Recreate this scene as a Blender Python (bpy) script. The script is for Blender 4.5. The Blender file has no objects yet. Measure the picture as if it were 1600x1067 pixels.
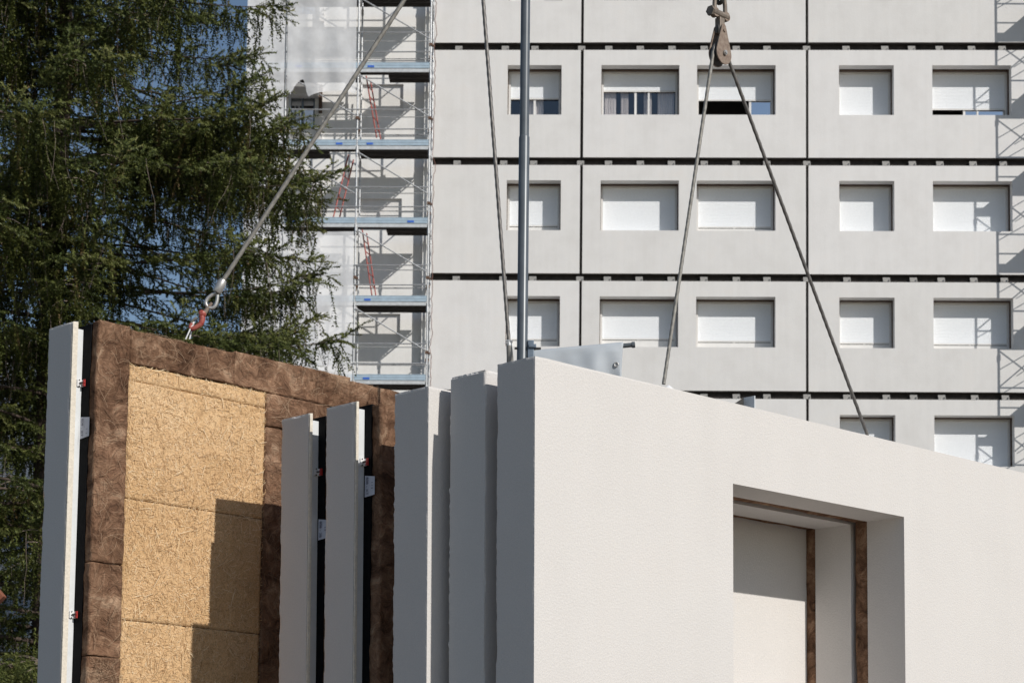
import bpy, bmesh, math, random
import numpy as np
from math import sin, cos, tan, pi, radians, sqrt, atan2
from mathutils import Vector, Matrix, noise as mnoise

S = bpy.context.scene
COL = S.collection

# ------------------------------------------------------------------ camera
FPX, PITCH, ROLL, PPY = 3010.4, .0715, .0098, 1075.85      # focal length (px of the 1600 px photo), tilt, roll, principal row
EYE = np.array([0, 0, 1.6])
FW = np.array([0, cos(PITCH), sin(PITCH)])
_R0 = np.array([1., 0, 0]); _U0 = np.array([0, -sin(PITCH), cos(PITCH)])
RT = _R0*cos(ROLL) + _U0*sin(ROLL)
UP = -_R0*sin(ROLL) + _U0*cos(ROLL)
cd = bpy.data.cameras.new('camera')
cam = bpy.data.objects.new('camera', cd); COL.objects.link(cam)
cam.matrix_world = Matrix([[RT[0], UP[0], -FW[0], EYE[0]], [RT[1], UP[1], -FW[1], EYE[1]], [RT[2], UP[2], -FW[2], EYE[2]], [0, 0, 0, 1]])
cd.sensor_width = 36; cd.lens = FPX/1600*36
cd.shift_x = 0; cd.shift_y = (PPY-533.5)/1600
cd.clip_end = 4000
cd.dof.use_dof = True; cd.dof.focus_distance = 10.2; cd.dof.aperture_fstop = 9
S.camera = cam

# ------------------------------------------------------------------ light
SUN_EL = radians(32.4)
SUN_H = (.719, -.696)                                       # horizontal direction towards the sun
w = bpy.data.worlds.new('World'); S.world = w; w.use_nodes = True
nt = w.node_tree
sky = nt.nodes.new('ShaderNodeTexSky'); sky.sky_type = 'NISHITA'; sky.sun_disc = False
sky.sun_elevation = SUN_EL; sky.sun_rotation = atan2(SUN_H[0], SUN_H[1])
sky.air_density = 1.0; sky.dust_density = .4; sky.ozone_density = 1.0
bg = nt.nodes['Background']; bg.inputs['Strength'].default_value = .0782
nt.links.new(sky.outputs[0], bg.inputs['Color'])
sl = bpy.data.lights.new('sun', 'SUN'); sl.energy = 3.6; sl.angle = radians(.53); sl.color = (1, .955, .89)
so = bpy.data.objects.new('sun', sl); COL.objects.link(so)
sd = Vector((SUN_H[0]*cos(SUN_EL), SUN_H[1]*cos(SUN_EL), sin(SUN_EL)))
so.rotation_euler = sd.to_track_quat('Z', 'Y').to_euler(); so.location = (20, -20, 30)
S.view_settings.view_transform = 'Standard'; S.view_settings.look = 'None'
S.view_settings.exposure = 0.0; S.view_settings.gamma = 1; S.view_settings.use_curve_mapping = False
S.cycles.max_bounces = 8; S.cycles.transparent_max_bounces = 16

rnd = random.Random(7)
rng = np.random.default_rng(11)

# ------------------------------------------------------------------ measuring helpers (photo pixel -> point on a real plane)
def ray(x, y): return FW + RT*(x-800)/FPX - UP*(y-PPY)/FPX
def at(x, y, Y):
    d = ray(x, y); return EYE + d*(Y/d[1])
def hit(x, y, P0, n):
    d = ray(x, y); return EYE + d*(((P0-EYE)@n)/(d@n))

# ------------------------------------------------------------------ object helpers
def tag(o, label=None, cat=None, group=None, kind=None):
    if label: o['label'] = label
    if cat: o['category'] = cat
    if group: o['group'] = group
    if kind: o['kind'] = kind
    return o
def empty(name, M, label, cat, group=None):
    o = bpy.data.objects.new(name, None); COL.objects.link(o)
    o.empty_display_size = .2
    o.matrix_world = M
    return tag(o, label, cat, group)
def T(x, y, z): return Matrix.Translation((x, y, z))

class MB:
    def __init__(s): s.v = []; s.f = []
    def add(s, vs, fs):
        b = len(s.v); s.v += [tuple(map(float, q)) for q in vs]; s.f += [tuple(i+b for i in q) for q in fs]; return s
    def box(s, x0, x1, y0, y1, z0, z1):
        return s.add([(x0,y0,z0),(x1,y0,z0),(x1,y1,z0),(x0,y1,z0),(x0,y0,z1),(x1,y0,z1),(x1,y1,z1),(x0,y1,z1)],
                     [(0,3,2,1),(4,5,6,7),(0,1,5,4),(1,2,6,5),(2,3,7,6),(3,0,4,7)])
    def tube(s, path, r, seg=8, caps=True, lobes=0, twist=0., amp=0.):
        P = [Vector(q) for q in path]; n = len(P)
        R = r if isinstance(r, (list, tuple)) else [r]*n
        t0 = (P[1]-P[0]).normalized()
        a = Vector((0,0,1)) if abs(t0.z) < .9 else Vector((1,0,0))
        nx = t0.cross(a).normalized()
        vs = []; L = 0
        for i in range(n):
            t = (P[min(i+1,n-1)]-P[max(i-1,0)]).normalized()
            nx = (nx - t*nx.dot(t)).normalized(); ny = t.cross(nx)
            if i: L += (P[i]-P[i-1]).length
            for k in range(seg):
                th = 2*pi*k/seg
                rr = R[i]*(1+amp*cos(lobes*(th-twist*L))) if lobes else R[i]
                vs.append(P[i]+nx*cos(th)*rr+ny*sin(th)*rr)
        fs = [(i*seg+k, i*seg+(k+1)%seg, (i+1)*seg+(k+1)%seg, (i+1)*seg+k) for i in range(n-1) for k in range(seg)]
        if caps:
            m = len(vs); vs += vs[:seg]+vs[(n-1)*seg:n*seg]
            fs += [tuple(m+k for k in range(seg-1,-1,-1)), tuple(m+seg+k for k in range(seg))]
        return s.add(vs, fs)
    def prism(s, poly, d0, d1, axis=1):
        n = len(poly)
        def mk(p, d):
            return (p[0], d, p[1]) if axis == 1 else ((p[0], p[1], d) if axis == 2 else (d, p[0], p[1]))
        vs = [mk(p, d0) for p in poly] + [mk(p, d1) for p in poly]
        fs = [tuple(range(n)), tuple(range(2*n-1, n-1, -1))] + [(i, n+i, n+(i+1)%n, (i+1)%n) for i in range(n)]
        return s.add(vs, fs)
    def plate(s, x0, x1, z0, z1, y0, y1, holes=()):
        holes = [(max(h[0], x0), min(h[1], x1), max(h[2], z0), min(h[3], z1)) for h in holes]
        xs = sorted({x0, x1, *[h[0] for h in holes], *[h[1] for h in holes]})
        zs = sorted({z0, z1, *[h[2] for h in holes], *[h[3] for h in holes]})
        nx, nz = len(xs)-1, len(zs)-1
        solid = [[not any(h[0]-1e-6 <= (xs[i]+xs[i+1])/2 <= h[1]+1e-6 and h[2]-1e-6 <= (zs[k]+zs[k+1])/2 <= h[3]+1e-6 for h in holes) for k in range(nz)] for i in range(nx)]
        idx = {}; vs = []; fs = []
        def V(i, j, k):
            if (i,j,k) not in idx: idx[(i,j,k)] = len(vs); vs.append((xs[i], (y0,y1)[j], zs[k]))
            return idx[(i,j,k)]
        for i in range(nx):
            for k in range(nz):
                if not solid[i][k]: continue
                fs.append((V(i,0,k), V(i+1,0,k), V(i+1,0,k+1), V(i,0,k+1)))
                fs.append((V(i,1,k), V(i,1,k+1), V(i+1,1,k+1), V(i+1,1,k)))
                if i == 0 or not solid[i-1][k]: fs.append((V(i,0,k), V(i,0,k+1), V(i,1,k+1), V(i,1,k)))
                if i == nx-1 or not solid[i+1][k]: fs.append((V(i+1,0,k), V(i+1,1,k), V(i+1,1,k+1), V(i+1,0,k+1)))
                if k == 0 or not solid[i][k-1]: fs.append((V(i,0,k), V(i,1,k), V(i+1,1,k), V(i+1,0,k)))
                if k == nz-1 or not solid[i][k+1]: fs.append((V(i,0,k+1), V(i+1,0,k+1), V(i+1,1,k+1), V(i,1,k+1)))
        return s.add(vs, fs)
    def gridbox(s, xs, ys, zs, warp=None, chip=0., seed=0):
        """box with subdivided faces; warp(v)->offset moves every vertex, chip breaks the edges"""
        idx = {}; vs = []; fs = []
        nx, ny, nz = len(xs)-1, len(ys)-1, len(zs)-1
        def V(i, j, k):
            q = (i, j, k)
            if q not in idx:
                p = Vector((xs[i], ys[j], zs[k]))
                ex = (i in (0, nx)) + (j in (0, ny)) + (k in (0, nz))
                if chip and ex >= 2 and i < nx:
                    c = Vector(((xs[0]+xs[-1])/2 if i in (0,nx) else p.x, (ys[0]+ys[-1])/2 if j in (0,ny) else p.y, (zs[0]+zs[-1])/2 if k in (0,nz) else p.z))
                    d = Vector([0 if abs(a) < 1e-9 else math.copysign(1, a) for a in (c-p)]); d.x *= (i == 0)
                    a1 = mnoise.noise(p*9+Vector((seed*7.3, 1, 2))); a2 = mnoise.noise(p*38+Vector((seed, 5, 1)))
                    p = p + d*chip*(.35+max(0, a1)*1.6+a2*.55)*(1. if (k == nz or j == ny) else .3)
                if warp: p = p + warp(p, ex)
                idx[q] = len(vs); vs.append(p)
            return idx[q]
        for i in range(nx):
            for k in range(nz):
                fs.append((V(i,0,k), V(i+1,0,k), V(i+1,0,k+1), V(i,0,k+1)))
                fs.append((V(i,ny,k), V(i,ny,k+1), V(i+1,ny,k+1), V(i+1,ny,k)))
        for j in range(ny):
            for k in range(nz):
                fs.append((V(0,j,k), V(0,j,k+1), V(0,j+1,k+1), V(0,j+1,k)))
                fs.append((V(nx,j,k), V(nx,j+1,k), V(nx,j+1,k+1), V(nx,j,k+1)))
        for i in range(nx):
            for j in range(ny):
                fs.append((V(i,j,0), V(i,j+1,0), V(i+1,j+1,0), V(i+1,j,0)))
                fs.append((V(i,j,nz), V(i+1,j,nz), V(i+1,j+1,nz), V(i,j+1,nz)))
        return s.add(vs, fs)
    def mesh(s, name, m, smooth=False):
        me = bpy.data.meshes.new(name); me.from_pydata(s.v, [], s.f); me.update()
        if m: me.materials.append(m)
        if smooth: me.polygons.foreach_set('use_smooth', [True]*len(me.polygons))
        return me
    def build(s, name, m, parent=None, smooth=False, bevel=0):
        return link(name, s.mesh(name, m, smooth), parent, bevel=bevel)
def link(name, me, parent=None, loc=None, bevel=0):
    o = bpy.data.objects.new(name, me); COL.objects.link(o)
    if parent: o.parent = parent
    if loc is not None: o.location = loc
    if bevel:
        b = o.modifiers.new('bevel', 'BEVEL'); b.width = bevel; b.segments = 2; b.limit_method = 'ANGLE'
    return o
def lin(a, b, n): return list(np.linspace(a, b, n+1))

def tri_mesh(name, tris, m, tint=None):
    """tris (n,3,3) -> mesh"""
    n = len(tris); me = bpy.data.meshes.new(name)
    me.vertices.add(n*3); me.vertices.foreach_set('co', np.ascontiguousarray(tris, np.float32).ravel())
    me.loops.add(n*3); me.loops.foreach_set('vertex_index', np.arange(n*3, dtype=np.int32))
    me.polygons.add(n); me.polygons.foreach_set('loop_start', np.arange(0, n*3, 3, dtype=np.int32))
    try: me.polygons.foreach_set('loop_total', np.full(n, 3, np.int32))
    except Exception: pass
    me.update(calc_edges=True)
    if tint is not None:
        a = me.attributes.new('tint', 'FLOAT', 'FACE'); a.data.foreach_set('value', np.ascontiguousarray(tint, np.float32))
    me.materials.append(m)
    return me

# ------------------------------------------------------------------ materials
def newmat(name):
    m = bpy.data.materials.new(name); m.use_nodes = True
    return m, m.node_tree, m.node_tree.nodes['Principled BSDF']
def N(t, typ, **kw):
    n = t.nodes.new(typ)
    for k, v in kw.items():
        if k in n.inputs.keys(): n.inputs[k].default_value = v
        else: setattr(n, k, v)
    return n
def ramp(t, fac, stops):
    r = t.nodes.new('ShaderNodeValToRGB'); t.links.new(fac, r.inputs[0])
    e = r.color_ramp.elements
    while len(e) < len(stops): e.new(.5)
    for q, (p, c) in zip(e, stops): q.position = p; q.color = (*c, 1) if len(c) == 3 else c
    return r.outputs[0]
def mix(t, fac, a, b, mode='MIX'):
    m = t.nodes.new('ShaderNodeMix'); m.data_type = 'RGBA'; m.blend_type = mode
    for s, v in ((0, fac), (6, a), (7, b)):
        if hasattr(v, 'links') or isinstance(v, bpy.types.NodeSocket): t.links.new(v, m.inputs[s])
        else: m.inputs[s].default_value = v if s == 0 else (*v, 1)
    return m.outputs[2]
def bump(t, b, h, strength, dist):
    n = N(t, 'ShaderNodeBump', Strength=strength, Distance=dist)
    t.links.new(h, n.inputs['Height']); t.links.new(n.outputs[0], b.inputs['Normal'])
    return n
def sc(c, k): return tuple(min(1, x*k) for x in c)

def stucco(name, c, grain=170, bstr=.5, bd=.004, blot=.05, grainc=.06, streak=0., vary=0.):
    m, t, b = newmat(name)
    tc = N(t, 'ShaderNodeTexCoord'); src = tc.outputs['Object']
    g = N(t, 'ShaderNodeTexNoise', Scale=grain, Detail=3, Roughness=.7); t.links.new(src, g.inputs['Vector'])
    l = N(t, 'ShaderNodeTexNoise', Scale=1.3, Detail=5, Roughness=.62); t.links.new(src, l.inputs['Vector'])
    c1 = ramp(t, g.outputs['Fac'], [(.3, sc(c, 1-grainc)), (.72, sc(c, 1+grainc))])
    c2 = ramp(t, l.outputs['Fac'], [(.25, (1-blot*1.4, 1-blot*1.5, 1-blot*1.6)), (.55, (1, 1, 1)), (.8, (1, 1-blot*.4, 1-blot*.8))])
    out = mix(t, 1., c1, c2, 'MULTIPLY')
    if streak:
        mp = N(t, 'ShaderNodeMapping'); mp.inputs['Scale'].default_value = (5, 5, .35); t.links.new(src, mp.inputs['Vector'])
        s_ = N(t, 'ShaderNodeTexNoise', Scale=1.2, Detail=4, Roughness=.6); t.links.new(mp.outputs[0], s_.inputs['Vector'])
        out = mix(t, 1., out, ramp(t, s_.outputs['Fac'], [(.35, (1-streak, 1-streak, 1-streak*1.1)), (.6, (1, 1, 1))]), 'MULTIPLY')
    if vary:
        oi = N(t, 'ShaderNodeObjectInfo')
        out = mix(t, 1., out, ramp(t, oi.outputs['Random'], [(0, (1-vary, 1-vary, 1-vary*1.2)), (1, (1, 1, 1))]), 'MULTIPLY')
    t.links.new(out, b.inputs['Base Color']); b.inputs['Roughness'].default_value = .92
    b.inputs['Specular IOR Level'].default_value = .2
    vv = N(t, 'ShaderNodeTexVoronoi', Scale=grain*.8); t.links.new(src, vv.inputs['Vector'])
    ad = N(t, 'ShaderNodeMath', operation='ADD'); t.links.new(g.outputs['Fac'], ad.inputs[0]); t.links.new(vv.outputs['Distance'], ad.inputs[1])
    bump(t, b, ad.outputs[0], bstr, bd)
    return m
def plain(name, c, rough=.5, metal=0., var=.1, scale=8, spec=.5, bs=0., bscale=60, c2=None):
    m, t, b = newmat(name)
    tc = N(t, 'ShaderNodeTexCoord')
    n = N(t, 'ShaderNodeTexNoise', Scale=scale, Detail=5, Roughness=.6); t.links.new(tc.outputs['Object'], n.inputs['Vector'])
    t.links.new(ramp(t, n.outputs['Fac'], [(.3, sc(c, 1-var)), (.7, c2 or sc(c, 1+var))]), b.inputs['Base Color'])
    b.inputs['Roughness'].default_value = rough; b.inputs['Metallic'].default_value = metal
    b.inputs['Specular IOR Level'].default_value = spec
    if bs:
        g = N(t, 'ShaderNodeTexNoise', Scale=bscale, Detail=3); t.links.new(tc.outputs['Object'], g.inputs['Vector'])
        bump(t, b, g.outputs['Fac'], bs, .004)
    return m

M = {}
M['render'] = stucco('pale_render', (.664, .638, .613), grain=125, bstr=.22, bd=.005, blot=.03, grainc=.06, streak=.012)
M['facade'] = stucco('facade_render', (.795, .783, .773), grain=40, bstr=.3, bd=.004, blot=.055, grainc=.02, streak=.03, vary=.05)
M['wall'] = stucco('old_wall_render', (.84, .835, .82), grain=30, bstr=.3, bd=.004, blot=.05, grainc=.02, streak=.04)
M['cutfoam'] = plain('cut_board_edge', (.72, .66, .56), .95, var=.12, scale=60, bs=.7, bscale=90)
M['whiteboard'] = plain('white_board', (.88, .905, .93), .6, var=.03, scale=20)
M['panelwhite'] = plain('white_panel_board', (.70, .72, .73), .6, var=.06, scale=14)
M['coupler'] = plain('rusty_coupler', (.13, .075, .05), .7, .2, var=.4, scale=30)
M['membrane'] = plain('black_membrane', (.006, .006, .007), .8, var=.4, scale=30, spec=.12, bs=.2)
M['blackgap'] = plain('black_facade_membrane', (.026, .021, .018), .8, var=.6, scale=7)
M['bracket'] = plain('shade_toned_bracket_steel', (.36, .35, .335), .6, .2, var=.25, scale=14)  # colour darkened to carry the shade under the panel above
M['wood'] = plain('dark_timber', (.10, .065, .048), .85, var=.3, scale=14)
M['frame'] = plain('window_plastic', (.74, .73, .71), .5, var=.04, scale=5)
M['brownframe'] = plain('beige_frame', (.40, .36, .33), .6, var=.1, scale=5)
M['galv'] = plain('galvanised_steel', (.55, .56, .57), .45, .55, var=.18, scale=14)
M['galvpale'] = plain('pale_galvanised_steel', (.62, .64, .65), .5, .25, var=.14, scale=9)
M['toe'] = plain('pale_blue_steel', (.42, .53, .62), .5, .15, var=.12, scale=6)
M['decku'] = plain('deck_steel', (.055, .048, .044), .8, .0, var=.25, scale=6)
M['bluelabel'] = plain('blue_label', (.05, .16, .62), .5, var=.2, scale=40)
M['red'] = plain('red_paint', (.33, .06, .045), .55, var=.25, scale=12)
M['hookred'] = plain('worn_red_paint', (.42, .035, .03), .45, var=.35, scale=40, c2=(.48, .16, .12))
M['rope'] = plain('wire_rope_steel', (.24, .228, .205), .6, .2, var=.3, scale=50)
M['ropedark'] = plain('greasy_wire_rope', (.16, .15, .14), .5, .35, var=.3, scale=50)
M['steel'] = plain('bright_steel', (.50, .49, .47), .42, .6, var=.2, scale=30)
M['aged'] = plain('aged_steel', (.20, .165, .135), .6, .35, var=.4, scale=30)
M['rust'] = plain('rusty_steel', (.22, .15, .115), .75, .15, var=.25, scale=35, c2=(.31, .25, .2), bs=.25)
M['darksteel'] = plain('dark_steel', (.05, .048, .045), .55, .3, var=.4, scale=40)
M['pole'] = plain('grey_painted_steel', (.105, .12, .135), .35, .1, var=.12, scale=10)
M['bluegrey'] = plain('blue_grey_steel', (.16, .20, .25), .45, .2, var=.15, scale=20)
M['tarp'] = plain('grey_tarpaulin', (.42, .455, .49), .62, var=.09, scale=3)
M['label'] = plain('paper_label', (.62, .63, .70), .6, var=.05, scale=30)
M['ink'] = plain('dark_blue_ink', (.02, .025, .09), .6, var=.1)
M['clipred'] = plain('red_plastic', (.42, .032, .03), .4, var=.15, scale=60)
M['clipwhite'] = plain('white_plastic', (.80, .80, .80), .45, var=.04)
M['bark'] = plain('spruce_bark', (.085, .062, .05), .95, var=.4, scale=18, bs=.8, bscale=30)
M['deadtwig'] = plain('dead_twigs', (.19, .15, .125), .9, var=.3, scale=4)
M['bag'] = plain('dark_cloth', (.012, .013, .02), .85, var=.4, scale=20)
M['timber'] = plain('pallet_timber', (.36, .26, .16), .85, var=.2, scale=10)
M['curtain'] = plain('beige_curtain', (.80, .76, .72), .9, var=.08, scale=20)
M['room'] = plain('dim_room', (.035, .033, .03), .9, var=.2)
M['houseblue'] = plain('house_shutter', (.30, .35, .42), .6, var=.1)
M['orange'] = plain('orange_board', (.75, .28, .06), .6, var=.1)
M['lace'] = plain('brown_cord', (.22, .12, .10), .9, var=.3, scale=20)

def ground_mat():
    m, t, b = newmat('gravel_ground'); tc = N(t, 'ShaderNodeTexCoord')
    n = N(t, 'ShaderNodeTexNoise', Scale=.35, Detail=8, Roughness=.65); t.links.new(tc.outputs['Object'], n.inputs['Vector'])
    g = N(t, 'ShaderNodeTexNoise', Scale=22, Detail=4, Roughness=.7); t.links.new(tc.outputs['Object'], g.inputs['Vector'])
    c = ramp(t, n.outputs['Fac'], [(.3, (.11, .09, .07)), (.55, (.15, .125, .10)), (.8, (.19, .165, .135))])
    t.links.new(mix(t, 1., c, ramp(t, g.outputs['Fac'], [(.3, (.75, .75, .75)), (.7, (1.1, 1.1, 1.1))]), 'MULTIPLY'), b.inputs['Base Color'])
    b.inputs['Roughness'].default_value = .95; bump(t, b, g.outputs['Fac'], .6, .02); return m
M['ground'] = ground_mat()

def wool_mat():
    m, t, b = newmat('brown_mineral_wool'); tc = N(t, 'ShaderNodeTexCoord')
    w1 = N(t, 'ShaderNodeTexNoise', Scale=3.2, Detail=3, Roughness=.55); t.links.new(tc.outputs['Object'], w1.inputs['Vector'])
    vm = N(t, 'ShaderNodeVectorMath', operation='MULTIPLY_ADD'); t.links.new(w1.outputs['Color'], vm.inputs[0]); vm.inputs[1].default_value = (.5, .5, .5); t.links.new(tc.outputs['Object'], vm.inputs[2])
    n = N(t, 'ShaderNodeTexNoise', Scale=7, Detail=9, Roughness=.66, Distortion=.55); t.links.new(vm.outputs[0], n.inputs['Vector'])
    mp = N(t, 'ShaderNodeMapping'); mp.inputs['Scale'].default_value = (14, 14, 60); mp.inputs['Rotation'].default_value = (.3, .9, .2); t.links.new(vm.outputs[0], mp.inputs['Vector'])
    fb = N(t, 'ShaderNodeTexNoise', Scale=1.6, Detail=6, Roughness=.65, Distortion=.9); t.links.new(mp.outputs[0], fb.inputs['Vector'])
    c = ramp(t, n.outputs['Fac'], [(.28, (.055, .032, .022)), (.42, (.20, .112, .070)), (.54, (.32, .19, .12)), (.70, (.56, .39, .265))])
    c = mix(t, 1., c, ramp(t, fb.outputs['Fac'], [(.32, (.62, .6, .58)), (.55, (1, 1, 1)), (.75, (1.3, 1.3, 1.28))]), 'MULTIPLY')
    bl = N(t, 'ShaderNodeTexNoise', Scale=2.6, Detail=4, Roughness=.7); t.links.new(tc.outputs['Object'], bl.inputs['Vector'])
    c = mix(t, 1., c, ramp(t, bl.outputs['Fac'], [(.33, (.58, .55, .53)), (.5, (1, 1, 1)), (.7, (1.22, 1.2, 1.18))]), 'MULTIPLY')
    t.links.new(c, b.inputs['Base Color']); b.inputs['Roughness'].default_value = .97; b.inputs['Specular IOR Level'].default_value = .08
    ad = N(t, 'ShaderNodeMath', operation='ADD'); t.links.new(n.outputs['Fac'], ad.inputs[0]); t.links.new(fb.outputs['Fac'], ad.inputs[1])
    bump(t, b, ad.outputs[0], .8, .02); return m
M['wool'] = wool_mat()
def island_mat(name, stops, rough=.8, tint=False, trans=0.):
    m, t, b = newmat(name)
    if tint: f = N(t, 'ShaderNodeAttribute', attribute_name='tint').outputs['Fac']
    else: f = N(t, 'ShaderNodeNewGeometry').outputs['Random Per Island']
    c = ramp(t, f, stops); t.links.new(c, b.inputs['Base Color'])
    b.inputs['Roughness'].default_value = rough; b.inputs['Specular IOR Level'].default_value = .3
    return m
M['straw'] = island_mat('straw_strands', [(0, (.34, .19, .085)), (.3, (.60, .39, .195)), (.7, (.74, .53, .295)), (1, (.90, .74, .51))], .6)
M['fibre'] = island_mat('wool_fibres', [(0, (.10, .055, .035)), (.6, (.24, .145, .09)), (1, (.46, .33, .22))], .9)
M['needles'] = island_mat('spruce_needles', [(0, (.026, .040, .012)), (.35, (.072, .092, .022)), (.7, (.128, .142, .038)), (.92, (.16, .158, .05)), (1, (.16, .11, .055))], .55, tint=True)
def strawboard():
    m, t, b = newmat('straw_board'); tc = N(t, 'ShaderNodeTexCoord')
    n = N(t, 'ShaderNodeTexNoise', Scale=2.2, Detail=4, Roughness=.6); t.links.new(tc.outputs['Object'], n.inputs['Vector'])
    g = N(t, 'ShaderNodeTexNoise', Scale=110, Detail=5, Roughness=.8, Distortion=.3); t.links.new(tc.outputs['Object'], g.inputs['Vector'])
    c = ramp(t, n.outputs['Fac'], [(.3, (.57, .36, .175)), (.55, (.66, .44, .235)), (.8, (.73, .53, .325))])
    c = mix(t, 1., c, ramp(t, g.outputs['Fac'], [(.32, (.5, .44, .38)), (.5, (1, 1, 1)), (.72, (1.28, 1.28, 1.25))]), 'MULTIPLY')
    t.links.new(c, b.inputs['Base Color']); b.inputs['Roughness'].default_value = .9; bump(t, b, g.outputs['Fac'], .5, .007); return m
M['strawboard'] = strawboard()
def pane_mat(name, refl, see, tintc=(.02, .03, .045)):
    m, t, b = newmat(name); t.nodes.remove(b); out = t.nodes['Material Output']
    gl = N(t, 'ShaderNodeBsdfGlossy', Roughness=.03); gl.inputs['Color'].default_value = (.95, .97, 1, 1)
    tr = N(t, 'ShaderNodeBsdfTransparent'); tr.inputs['Color'].default_value = (see, see, see*1.03, 1)
    mx = N(t, 'ShaderNodeMixShader', Fac=refl); t.links.new(tr.outputs[0], mx.inputs[1]); t.links.new(gl.outputs[0], mx.inputs[2])
    t.links.new(mx.outputs[0], out.inputs['Surface']); return m
M['pane'] = pane_mat('window_glass', .13, .85)
M['paneblue'] = pane_mat('reflecting_glass', .8, .5)
def net_mat(name, c, alpha, scale=260):
    m, t, b = newmat(name); out = t.nodes['Material Output']
    tc = N(t, 'ShaderNodeTexCoord')
    n = N(t, 'ShaderNodeTexNoise', Scale=2.5, Detail=5, Roughness=.6); t.links.new(tc.outputs['Object'], n.inputs['Vector'])
    t.links.new(ramp(t, n.outputs['Fac'], [(.3, sc(c, .92)), (.7, c)]), b.inputs['Base Color']); b.inputs['Roughness'].default_value = .8
    tl = N(t, 'ShaderNodeBsdfTranslucent'); tl.inputs['Color'].default_value = (*c, 1)
    ms = N(t, 'ShaderNodeMixShader', Fac=.06); t.links.new(b.outputs[0], ms.inputs[1]); t.links.new(tl.outputs[0], ms.inputs[2])
    tr = N(t, 'ShaderNodeBsdfTransparent')
    mx = N(t, 'ShaderNodeMixShader'); t.links.new(tr.outputs[0], mx.inputs[1]); t.links.new(ms.outputs[0], mx.inputs[2])
    a = N(t, 'ShaderNodeMapRange'); a.inputs['From Min'].default_value = .3; a.inputs['From Max'].default_value = .7
    a.inputs['To Min'].default_value = alpha-.07; a.inputs['To Max'].default_value = alpha+.07
    t.links.new(n.outputs['Fac'], a.inputs['Value']); t.links.new(a.outputs[0], mx.inputs[0])
    t.links.new(mx.outputs[0], out.inputs['Surface']); return m
M['net'] = net_mat('debris_netting', (.94, .95, .97), .60)
M['netdense'] = net_mat('dense_debris_netting', (.94, .95, .97), .70)

# ================================================================== SETTING
g = MB().add([(-900, -300, 0), (900, -300, 0), (900, 1500, 0), (-900, 1500, 0)], [(0,1,2,3)]).build('ground', M['ground'])
tag(g, kind='structure')

# ------------------------------------------------------------------ apartment building (facade frame: x along, y away from camera, z up from the eye)
PSI, D = .0236, 50.
FM = Matrix.Translation((0, D, 0)) @ Matrix.Rotation(-PSI, 4, 'Z')
FX = np.array([cos(PSI), -sin(PSI), 0]); FY = np.array([sin(PSI), cos(PSI), 0]); F0 = np.array([0, D, 0.])
def fp(px, py, y=0.):
    P = hit(px, py, F0+FY*y, FY)-F0
    return float(P@FX), float(P[2])
XA, XB, Z0, H, G = 1.7081, 7.6728, 20.6331+1.6, 3.1271, .2088
JW = .036
bld = empty('apartment_building', FM, 'large pale grey apartment block clad in square panels with dark joints and white roller shutters', 'building')
XL = fp(676, 150)[0]; XE = fp(386, 300, .3)[0]
PW = XB-XA
edges = [(XL, XA-JW), (XA+JW, XB-JW), (XB+JW, XB+PW-JW), (XB+PW+JW, XB+2*PW-JW)]
def win(px0, px1, col): # opening on row 0
    return fp(px0, 140)[0], fp(px1, 140)[0]
zt = fp(1000, 102.3)[1]-Z0; zb = fp(1000, 179.6)[1]-Z0
wins = {0: [win(793.1, 877.5, 0)], 1: [win(939.4, 1061.3, 1), win(1088.9, 1211.8, 1)], 2: [win(1310.8, 1396.6, 2), win(1456.7, 1580.3, 2)]}
wins[3] = [(a+2*PW, b+2*PW) for a, b in wins[1]]
pz0, pz1 = -H+G, 0
ROWS = list(range(-2, 6))
pm = []
for c, (x0, x1) in enumerate(edges):
    pm.append(MB().plate(x0, x1, pz0, pz1, 0, .27, [(a, b, zb, zt) for a, b in wins[c]]).mesh('facade_panel', M['facade']))
pl_ = [MB().box(x0+.004, x1-.004, .006, .268, pz0-.022, pz0-.009).mesh('bottom_lining', M['blackgap']) for x0, x1 in edges]
for k in ROWS:
    for c in range(4):
        link('bottom_lining', pl_[c], bld, (0, 0, Z0-H*k))
        o = link('facade_panel', pm[c], bld, (rnd.uniform(-.004, .004), rnd.uniform(-.006, .006), Z0-H*k+rnd.uniform(-.006, .006)))
# membrane behind the panels, with window holes, and the bearing wall behind it
allh = [(a-.0, b+.0, Z0-H*k+zb, Z0-H*k+zt) for k in ROWS for c in range(4) for a, b in wins[c]]
ztop = Z0+2*H+G; zlow = Z0-H*5-H+G
MB().plate(XL-.02, edges[3][1], zlow, ztop, .13, .15, [(a-.05, b+.05, p-.05, q+.05) for a, b, p, q in allh]).build('joint_membrane', M['blackgap'], bld)
MB().plate(XL-.02, edges[3][1], zlow, ztop,   .272, .62, [(a-.1, b+.1, p-.1, q+.1) for a, b, p, q in allh]).build('bearing_wall', M['wall'], bld)
MB().box(XL, edges[3][1], 0.02, .6, 0, zlow-.003).build('plinth', M['wall'], bld)
MB().box(XE, edges[3][1], 1.5, 14, 0, ztop+1).build('inner_walls', M['wall'], bld)
MB().box(XE-.2, edges[3][1]+.2, .0, 14.2, ztop+.01, ztop+.35).build('roof', M['galv'], bld)
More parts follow.
